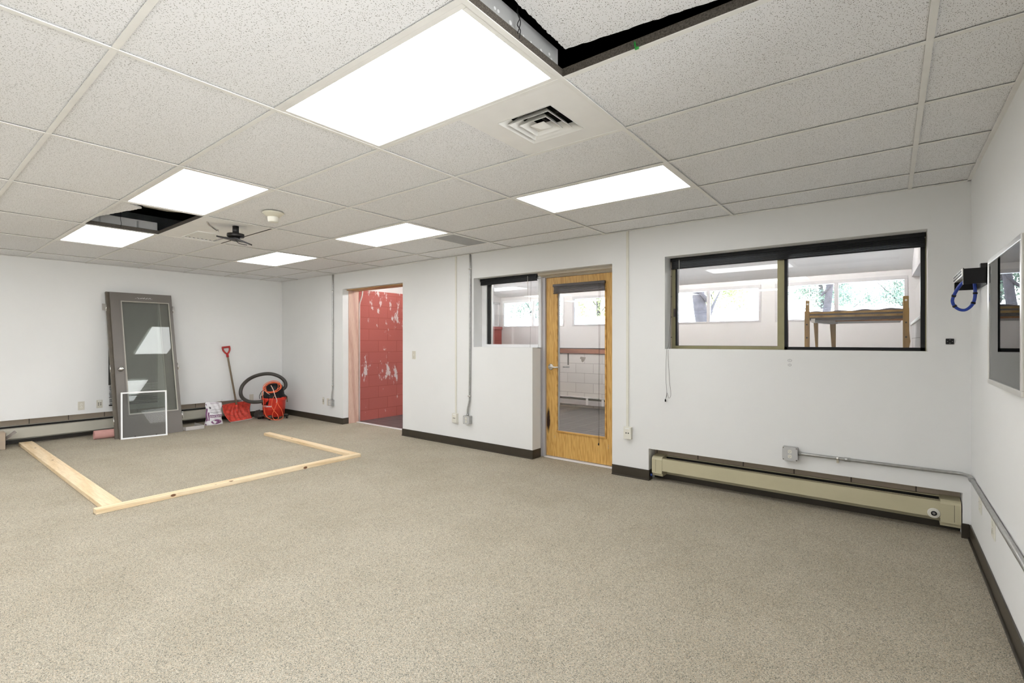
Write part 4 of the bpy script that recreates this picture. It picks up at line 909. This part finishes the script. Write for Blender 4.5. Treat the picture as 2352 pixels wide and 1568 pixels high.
bm = bmesh.new(); tube(bm, [shp(.03, .45, .004), s0+(s1-s0)*.03], [.016, .021], 12); obj('socket', bm, 'redsh', t)
d = (s1-s0).normalized(); e1 = Vector((0, 1, 0)); e1 = (e1-d*e1.dot(d)).normalized()
bm = bmesh.new(); tube(bm, [s1-d*.02, s1+d*.045], [.020, .019], 12)
top = s1+d*.155
tube(bm, spline([s1+d*.035, s1+d*.060+e1*.028, s1+d*.105+e1*.052, top+e1*.056], 6), [.014]*19, 10); tube(bm, spline([s1+d*.035, s1+d*.060-e1*.028, s1+d*.105-e1*.052, top-e1*.056], 6), [.014]*19, 10)
tube(bm, [top-e1*.063, top+e1*.063], .0155, 12); obj('grip', bm, 'redh', t)

# ------------------------------------------------------------------ shop vacuum
vx, vy = -8.545, 4.195
t = thing('shop_vacuum', (vx, vy, 0), 'red and black shop vacuum on casters in the corner of the room', 'vacuum')
view = Vector((-vx, -vy, 0)).normalized(); side = Vector((-view.y, view.x, 0))   # side: to the right in the photo is -side? resolved below
right = Vector((math.cos(R(37.782)), math.sin(R(37.782)), 0)); fwd = Vector((right.y*-1, right.x, 0))   # camera right / away
def V3(a, b, z): return Vector((vx, vy, 0))+right*a+(-fwd)*b+Vector((0, 0, z))     # a right, b towards camera
bm = bmesh.new(); lathe(bm, [(.150, .045), (.166, .055), (.172, .16), (.178, .165), (.180, .18), (.185, .30), (.196, .335), (.200, .36), (.196, .375), (.17, .378)], (vx, vy, 0), seg=48); dr = obj('drum', bm, 'red', t)
bm = bmesh.new(); prism(bm, [(0, 0)]*0 or [(-.03, .335), (.215, .335), (.222, .35), (.215, .385), (-.02, .385)], .10, 'Y', -.05)
for v_ in bm.verts: v_.co = V3(v_.co.x, -v_.co.y+.03, v_.co.z+.0)
obj('carry_lip', bm, 'red', t)
bm = bmesh.new(); lathe(bm, [(.186, .372), (.190, .385), (.186, .405), (.165, .43), (.158, .50), (.140, .575), (.09, .615), (.02, .625)], (vx, vy, 0), seg=40); ld = obj('motor_head', bm, 'black', t)
bm = bmesh.new(); pts = [(-.135, .26), (-.015, .26), (.0, .31), (.015, .375), (.01, .41), (-.17, .41), (-.175, .30)]
A1 = []; B1 = []
for (a, z) in pts:
    bb = math.sqrt(max(0, .193**2-a*a)); A1.append(bm.verts.new(V3(a, bb+.010, z))); B1.append(bm.verts.new(V3(a, bb-.03, z)))
bm.faces.new(A1); bm.faces.new(B1[::-1])
for i in range(len(A1)): bm.faces.new((A1[i], A1[(i+1) % len(A1)], B1[(i+1) % len(A1)], B1[i]))
obj('inlet_bezel', bm, 'black', t)
obj('head_trim', (lambda b_: (tube(b_, [V3(.19*math.cos(R(a)), .19*math.sin(R(a)), .388) for a in range(40, 140, 10)], .006, 6), b_)[1])(bmesh.new()), 'blackm', t)
# text wrapped round the drum
def textmesh(s, size, place, name, mat, parent, ext=.0006):
    cu = bpy.data.curves.new('txt', 'FONT'); cu.body = s; cu.size = size; cu.align_x = 'CENTER'; cu.align_y = 'CENTER'; cu.offset = .0006
    to = bpy.data.objects.new('txt', cu); C.objects.link(to); dg = bpy.context.evaluated_depsgraph_get()
    me = bpy.data.meshes.new_from_object(to.evaluated_get(dg)); bpy.data.objects.remove(to)
    b_ = bmesh.new(); b_.from_mesh(me)
    bmesh.ops.subdivide_edges(b_, edges=[e for e in b_.edges if e.calc_length() > size*.3], cuts=2)
    for v_ in b_.verts: v_.co = place(v_.co.x, v_.co.y)
    return obj(name, b_, mat, parent)
def wrap(x, y):
    ang = -.085-.04; a = x-.062; rr_ = .1865; phi = a/rr_
    return V3(rr_*math.sin(phi), rr_*math.cos(phi), .234+y)
textmesh('CRAFTSMAN', .038, wrap, 'lettering', 'white', dr)
# foot brackets and casters
for (a, b) in ((.02, .165), (-.20, .06), (.19, -.02), (-.05, -.17)):
    bm = bmesh.new(); c_ = V3(a, b, .055); lathe(bm, [(.045, -.020), (.050, 0), (.040, .022), (.02, .030)], c_, seg=20); ft = obj('caster_foot', bm, 'hose', t)
    bm = bmesh.new(); w0 = V3(a*1.15, b*1.15, .024); cyl(bm, w0-right*.010, w0+right*.010, .024, seg=20); cw = obj('caster_wheel', bm, 'black', t)
    bm = bmesh.new(); cyl(bm, w0-right*.013, w0+right*.013, .011, seg=14); obj('wheel_hub', bm, 'chrome', cw)
bm = bmesh.new(); lathe(bm, [(.030, 0), (.030, .01), (.014, .018)], V3(-.105, .155, .068), seg=18)
for v_ in bm.verts: pass
obj('drain_cap', bm, 'hose', t)
bm = bmesh.new(); box(bm, -.26, .24, -.05, .05, .045, .065, bev=.01)
for v_ in bm.verts: v_.co = V3(v_.co.x, v_.co.y-.02, v_.co.z)
obj('dolly_base', bm, 'black', t)
# floor nozzle accessory on the left
t2 = thing('vacuum_nozzle', V3(-.33, .02, 0), 'dark floor nozzle lying between the shovel and vacuum', 'vacuum nozzle')
bm = bmesh.new(); pr = [(-.36, .02), (-.27, .0), (-.225, .0), (-.23, .06), (-.27, .11), (-.31, .145), (-.335, .14), (-.37, .08)]
prism(bm, pr, .09, 'Y', -.02)
for v_ in bm.verts: v_.co = V3(v_.co.x+.012, v_.co.y-.07, v_.co.z)
obj('nozzle_body', bm, 'hose', t2)
bm = bmesh.new(); w0 = V3(-.26, .02, .022); cyl(bm, w0-right*.01, w0+right*.01, .022, seg=18); obj('nozzle_wheel', bm, 'chrome', t2)
# side latch hardware on the right
bm = bmesh.new(); tube(bm, spline([V3(.19, .02, .385), V3(.225, .02, .40), V3(.235, .02, .37)], 5), .008, 8); obj('latch', bm, 'blackm', t)
obj('tool_clip', (lambda b_: (tube(b_, [V3(.228, .0, .39), V3(.232, .0, .29)], .009, 8), b_)[1])(bmesh.new()), 'shaft', t)
# hose
hp = [V3(-.10, .17, .325), V3(-.20, .20, .315), V3(-.34, .20, .325), V3(-.46, .17, .385), V3(-.515, .13, .48), V3(-.49, .10, .60), V3(-.38, .07, .71), V3(-.22, .04, .775), V3(-.06, .0, .785), V3(.08, -.03, .735), V3(.165, -.05, .65), V3(.18, -.05, .56), V3(.13, -.03, .50)]
th_ = obj('vacuum_hose', (lambda b_: (tube(b_, spline(hp, 16), .0285, 14, rib=.07), b_)[1])(bmesh.new()), 'hose', t, plabel='black ribbed hose')
# orange cord coiled on top
t3 = thing('extension_cord', V3(.05, .1, .5), 'orange extension cord coiled on top of the vacuum and draped down', 'extension cord')
bm = bmesh.new(); rr = random.Random(11)
for k in range(6):
    ca = .045+rr.uniform(-.02, .03); cz = .565+rr.uniform(-.012, .015); ra = .138+rr.uniform(-.02, .012); rzz = .085+rr.uniform(-.012, .010); b0 = .125+rr.uniform(-.015, .025)
    pts = [V3(ca+ra*math.cos(a_*math.pi/10), b0+.03*math.sin(a_*math.pi/10+k)-.05*math.sin(a_*math.pi/10), cz+rzz*math.sin(a_*math.pi/10)) for a_ in range(20)]
    tube(bm, spline(pts, 3, True), .0045, 8, True)
obj('coil', bm, 'orange', t3)
bm = bmesh.new()
tube(bm, spline([V3(-.085, .19, .55), V3(-.10, .20, .48), V3(-.085, .205, .36), V3(-.07, .21, .22), V3(-.04, .21, .09), V3(.04, .22, .03), V3(.13, .22, .010), V3(.20, .20, .012), V3(.235, .16, .05), V3(.215, .16, .16), V3(.16, .19, .28), V3(.145, .19, .36)], 8), .0048, 8)
tube(bm, spline([V3(.115, .19, .44), V3(.075, .205, .36), V3(.065, .21, .25), V3(.11, .21, .16), V3(.16, .205, .10), V3(.17, .20, .03), V3(.11, .215, .02), V3(.08, .22, .10), V3(.13, .205, .24), V3(.15, .20, .32)], 8), .0048, 8)
obj('draped_cord', bm, 'orange', t3)
bm = bmesh.new(); tube(bm, spline([V3(.045, .20, .60), V3(.09, .215, .53), V3(.125, .215, .42), V3(.145, .20, .35), V3(.14, .20, .30)], 8), .0062, 8); tube(bm, spline([V3(-.075, .16, .52), V3(-.03, .2, .48), V3(.03, .21, .445)], 6), .0045, 8)
obj('pale_strand', bm, 'pinkc', t3, plabel='paler strand of cord')
bm = bmesh.new(); tube(bm, spline([V3(-.09, .10, .52), V3(-.15, .12, .49), V3(-.19, .12, .42), V3(-.185, .13, .36)], 6), .005, 8); obj('power_cord', bm, 'black', t)

# ------------------------------------------------------------------ sunroom
# far wall with four double windows
FW = [(-7.08, -5.44, -6.235), (-5.21, -3.56, -4.385), (-3.32, -1.67, -2.49), (-1.44, .195, -.63)]
def hf(u, z): return any(a < u < b for a, b, c in FW) and 1.69 < z < 2.25
bm = bmesh.new(); rectwall(bm, 'Y', 8.8, 8.95, [-7.5, .6]+[q for a, b, c in FW for q in (a, b)], [1.21, 1.69, 2.25, 2.6], hf); struct('wall_far', bm, 'wall2')
struct('wall_far_block', B((-7.3, .25, 8.78, 8.95, 0, 1.105)), 'block_white')
struct('trim_11', B((-7.1, .25, 8.74, 8.80, 1.105, 1.20), bev=.003), 'ledge'); struct('trim_12', B((-7.1, .25, 8.735, 8.81, 1.20, 1.215)), 'black')
for i, (a, b, c) in enumerate(FW):
    t = thing('window_%d' % (3+i), ((a+b)/2, 8.85, 1.69), kind='structure')
    y0, y1 = 8.785, 8.86; e = .042
    obj('window_frame', B((a-.012, b+.012, y0, y1, 1.672, 1.70), (a-.012, b+.012, y0, y1, 2.235, 2.285), (a-.012, a+e*.6, y0, y1, 1.70, 2.235), (b-e*.6, b+.012, y0, y1, 1.70, 2.235), (c-.026, c+.026, y0, y1, 1.70, 2.235), bev=.003), 'greyfr' if i else 'whitefr', t)
    for (u, v) in ((a+e*.6, c-.026), (c+.026, b-e*.6)): obj('window_pane', B((u, v, 8.82, 8.824, 1.70, 2.235)), 'glass', t)
# end walls
struct('wall_sunroom_left', B((-7.30, -7.12, 4.94, 6.1, 0, 2.232)), 'block_red')
struct('wall_sunroom_left_low', B((-7.30, -7.12, 6.1, 8.79, 0, 1.62)), 'block_red')
struct('trim_13', B((-7.30, -7.095, 6.1, 8.79, 1.62, 1.69), bev=.004), flat('red_cap', (.36, .10, .09), .5))
bm = bmesh.new(); prism(bm, [(4.88, 2.232), (6.1, 2.232), (6.1, 2.25), (8.8, 2.25), (8.8, 2.62), (4.88, 3.4)], .15, 'X', -7.30); struct('wall_gable_left', bm, 'wall2')
t = thing('window_7', (-7.2, 7.4, 1.69), kind='structure')
obj('window_frame', B(*[(-7.24, -7.16, y-.03, y+.03, 1.69, 2.25) for y in (6.13, 6.95, 7.78, 8.55, 8.77)], (-7.24, -7.16, 6.1, 8.79, 1.69, 1.72), (-7.24, -7.16, 6.1, 8.79, 2.21, 2.25), bev=.003), 'whitefr', t)
for (u, v) in ((6.16, 6.92), (6.98, 7.75), (7.81, 8.52)): obj('window_pane', B((-7.205, -7.20, u, v, 1.72, 2.21)), 'glass', t)
obj('side_panel', B((-7.21, -7.19, 8.58, 8.74, 1.72, 2.21)), 'wall2', t)
bm = bmesh.new(); prism(bm, [(-7.155, .0), (-7.155, 2.2), (-7.13, 2.2), (-7.13, 0)], .06, 'Y', 4.885); struct('gap_shade_strip', bm, 'dark')  # dark strip painting in the shaded gap beside the jamb
obj('white_conduit', (lambda b_: (tube(b_, spline([(-7.085, 4.925, 0), (-7.085, 4.925, 1.0), (-7.085, 4.925, 1.85), (-7.082, 4.93, 2.0), (-7.05, 4.95, 2.12), (-7.04, 4.96, 2.24)], 6), .011, 10), b_)[1])(bmesh.new()), 'white_cond', label='thin white pipe running up beside the raw wood jamb of the red doorway', cat='pipe')
# right end wall: low block, deep opening with window frame
struct('wall_sunroom_right_block', B((.25, .42, 4.88, 8.8, 0, 1.60)), 'block_white_y')
bm = bmesh.new(); prism(bm, [(4.88, 2.10), (8.8, 2.26), (8.8, 2.62), (4.88, 3.4)], .17, 'X', .25); struct('wall_gable_right', bm, 'wall2')
struct('trim_15', B((.235, .42, 5.9, 8.8, 1.58, 1.615), bev=.003), 'whitefr')
struct('trim_16', B((.27, .42, 6.05, 6.35, 1.615, 2.20), (.42, .44, 4.88, 6.05, 1.6, 2.2)), 'greyfr')
struct('trim_17', B((.36, .42, 6.35, 8.8, 1.6, 2.26)), 'wall2')
bm = bmesh.new()
lo = [(-7.4, 4.84, 3.16), (.5, 4.84, 3.16), (.5, 9.28, 2.271), (-7.4, 9.28, 2.271)]
slab4(bm, lo, .12); struct('ceiling_sunroom', bm, 'ceilw')
for k, x in enumerate((-5.6, -2.9, -.9)):  # fill lights added above the sight line to brighten the sunroom ceiling
    t = thing('fill_strip_light', (x, 6.4, 2.60), ['left', 'middle', 'right'][k]+' suspended fill light, added unseen, high against the sloped sunroom ceiling', 'added fill light', 'fill lights added under the sunroom ceiling')
    bm = B((x-.6, x+.6, 6.32, 6.48, 2.60, 2.63), bev=.004); obj('housing', bm, 'whitefr', t)
    for dy in (-.045, .045):
        bm = bmesh.new(); cyl(bm, (x-.58, 6.4+dy, 2.652), (x+.58, 6.4+dy, 2.652), .016, seg=14); obj('tube', bm, 'tubeglow', t)
    for dx in (-.45, .45):
        bm = bmesh.new(); cyl(bm, (x+dx, 6.4, 2.63), (x+dx, 6.4, 2.86), .004, seg=8); obj('hanger', bm, 'galv', t)
# far wall heater and marks
t = thing('baseboard_heater', (-4.5, 8.7, .02), 'white baseboard heater along the block wall seen through the oak door glass', 'baseboard heater')
obj('front_cover', B((-6.9, -.1, 8.70, 8.708, .06, .16), bev=.001), 'greyfr', t); obj('top_cover', B((-6.9, -.1, 8.70, 8.775, .205, .215), (-6.9, -.1, 8.768, 8.775, .05, .21)), 'whitefr', t)
obj('fins_slot_shade', B((-6.85, -.2, 8.72, 8.76, .07, .18)), 'fin', t)
for x in (-4.85, -4.5): obj('divider', B((x, x+.05, 8.698, 8.71, .06, .21)), 'whitefr', t)
bm = bmesh.new(); prism(bm, [(-5.02, 1.04), (-4.90, 1.03), (-4.91, .99), (-4.95, .94), (-4.975, .925), (-5.0, .95), (-5.0, .98), (-5.035, 1.0)], .004, 'Y', 8.777); struct('trim_18', bm, 'duct')
struct('trim_19', B((-5.33, -5.30, 8.774, 8.782, .86, 1.10)), 'fin')
# bunk frame in the sunroom, seen through the wide window
t = thing('bunk_bed_frame', (-.28, 6.4, 0), 'tall varnished wooden bunk frame standing in the sunroom behind wide window', 'bunk bed frame')
Y0 = 6.0
def post(a, b, y0, y1, z1, nar):
    bm = bmesh.new(); box(bm, a, b, y0, y1, 0, z1, bev=.004)
    box(bm, a+nar, b-.002, y0+.008, y1-.008, z1-.01, z1+.115, bev=.004)
    o_ = obj('post', bm, 'bunk', t)
    for z in (z1-.14, z1-.28):
        b2 = bmesh.new(); cyl(b2, ((a+b)/2, y0-.002, z), ((a+b)/2, y0+.004, z), .008, seg=14); obj('bolt_hole', b2, 'dark', o_)
    b2 = bmesh.new(); cyl(b2, ((a+b+nar)/2, y0+.004, z1+.075), ((a+b+nar)/2, y1-.006, z1+.075), .010, seg=14); obj('peg_hole', b2, 'white', o_)
    return o_
post(-.712, -.668, Y0, Y0+.05, 1.678, .008); post(.105, .152, Y0, Y0+.05, 1.682, .0)
obj('rail', B((-.668, .105, Y0+.012, Y0+.035, 1.610, 1.632), bev=.002), 'bunk', t); obj('rail', B((-.668, .105, Y0+.012, Y0+.035, 1.648, 1.668), bev=.002), 'bunk', t)
bm = bmesh.new(); box(bm, -.668, .105, Y0+.04, 7.5, 1.585, 1.612); 
for k in range(9): pass
obj('slat_base', bm, 'brownbl', t)
bm = bmesh.new(); N = 26
top_ = [bm.verts.new((-.668+.773*k/N, Y0+.03, 1.672+.006*math.sin(k*.9)+.012*k/N)) for k in range(N+1)]; bot_ = [bm.verts.new((-.668+.773*k/N, Y0+.03, 1.632)) for k in range(N+1)]
top2 = [bm.verts.new((-.668+.773*k/N, 6.9, 1.676)) for k in range(N+1)]
for k in range(N): bm.faces.new((bot_[k], bot_[k+1], top_[k+1], top_[k])); bm.faces.new((top_[k], top_[k+1], top2[k+1], top2[k]))
obj('dark_mat', bm, 'ink', t)
bm = bmesh.new(); cyl(bm, (-.46, Y0+.35, 1.585), (.11, Y0+.02, 1.572), .010, seg=12); obj('crossbar', bm, 'dowel', t)
bm = bmesh.new(); slab4(bm, [(-.655, Y0+.03, 1.56), (-.62, Y0+.03, 1.56), (-.46, 6.6, 1.555), (-.54, 6.6, 1.555)], .04); obj('wrapped_beam', bm, 'whitefr', t)
for (a, b, y, s) in ((-.655, -.615, 6.25, 1), (-.535, -.480, 6.62, 1)):
    bm = bmesh.new(); prism(bm, [(a, 1.56), (b, 1.56), (b-.004, 0), (b-.035, 0), (a+.022, 1.2)], .04, 'Y', y); obj('leg', bm, 'bunk', t)
bm = bmesh.new(); prism(bm, [(.152, 1.30), (.162, 1.36), (.155, 1.42), (.15, 1.5), (.15, 0), (.155, 0)], .03, 'Y', Y0+.01); obj('side_brace', bm, 'bunk', t)
for k, z in enumerate((.0, .05, .10, .15)):
    obj('lumber_board', B((-6.42, -6.05, 6.28+.01*k, 6.9, .0+z, .043+z), bev=.003), 'bunk', label=['lowest', 'second lowest', 'second highest', 'topmost'][k]+' yellowish board in the stack beyond the red doorway', cat='lumber', group='boards stacked on the sunroom floor')

# ------------------------------------------------------------------ outside
struct('ground', B((-60, 60, 8.96, 90, -.25, -.12)), 'gravel')
obj('retaining_wall', B((-40, 30, 19.5, 20.1, -.2, 2.45), bev=.02), 'conc', label='pale sunlit wall outside beyond the sunroom windows', cat='wall')
def tree(x, y, h, crown, lab, leafm, seed, ntr=1, n=5200, cz=None, tr=.16):
    r_ = random.Random(seed); t = thing('tree', (x, y, -.12), lab, 'tree', 'trees outside the sunroom windows')
    bm = bmesh.new(); top = Vector((x+r_.uniform(-.4, .4), y, h*.75))
    tube(bm, spline([(x, y, -.12), (x+r_.uniform(-.15, .15), y, h*.2), (x+r_.uniform(-.3, .3), y, h*.45), top], 5), [tr*(1-.045*k) for k in range(16)], 10)
    for k in range(5):
        a = r_.uniform(0, 6.28); z0 = h*r_.uniform(.28, .7); p0 = Vector((x, y, z0)); L_ = crown*r_.uniform(.6, 1)
        tube(bm, spline([p0, p0+Vector((math.cos(a)*L_*.4, math.sin(a)*L_*.4, L_*.35)), p0+Vector((math.cos(a)*L_, math.sin(a)*L_, L_*.8))], 4), [tr*.24*(1-.1*q) for q in range(9)], 6)
    obj('trunk', bm, 'trunk', t)
    bm = bmesh.new(); cz = h*.62 if cz is None else cz
    cl = [Vector((x, y, cz))+Vector((r_.gauss(0, 1), r_.gauss(0, 1), r_.gauss(0, .8))).normalized()*crown*r_.uniform(.2, .95) for _ in range(26)]
    for k in range(n):
        c_ = r_.choice(cl)+Vector((r_.gauss(0, .28), r_.gauss(0, .28), r_.gauss(0, .24)))*crown*.42
        a = Vector((r_.uniform(-1, 1), r_.uniform(-1, 1), r_.uniform(-1, 1))).normalized(); b = a.orthogonal().normalized(); s = r_.uniform(.030, .060)
        bm.faces.new([bm.verts.new(c_+a*s), bm.verts.new(c_+b*s*.6), bm.verts.new(c_-a*s), bm.verts.new(c_-b*s*.6)])
    obj('foliage', bm, leafm, t)
T = [(-3.75, 13.3, 6.5, 1.4, 'leaf', .26, 'tree with thick trunk at the left end of the wide window view'), (-6.6, 24, 6.0, 2.4, 'leaf', .16, 'bright yellow green tree behind the left sunroom window'), (-1.9, 22.3, 6, 2.1, 'leaf2', .16, 'bluish tree behind the middle sunroom window'),
     (-1.35, 14.5, 7, .9, 'leaf2', .13, 'dark trunk tree left of the mullion in the right sunroom window'), (2.9, 24.5, 7, 2.2, 'leaf', .15, 'pale leafy tree behind the right sunroom window'), (-11.6, 21.8, 6, 2.2, 'leaf', .18, 'pale tree seen through the oak door glass'), (-16.5, 23, 7, 3.0, 'leaf2', .2, 'tree seen through the small window beside the door'), (.6, 32, 7, 2.4, 'leaf2', .2, 'darker tree at the right edge of the right sunroom window')]
for i, (x, y, h, cr_, lm, tr, lab) in enumerate(T): tree(x, y, h, cr_, lab, lm, 30+i, tr=tr, n=8000 if y > 15 else 1500, cz=(3.9 if y > 15 else 5.2))
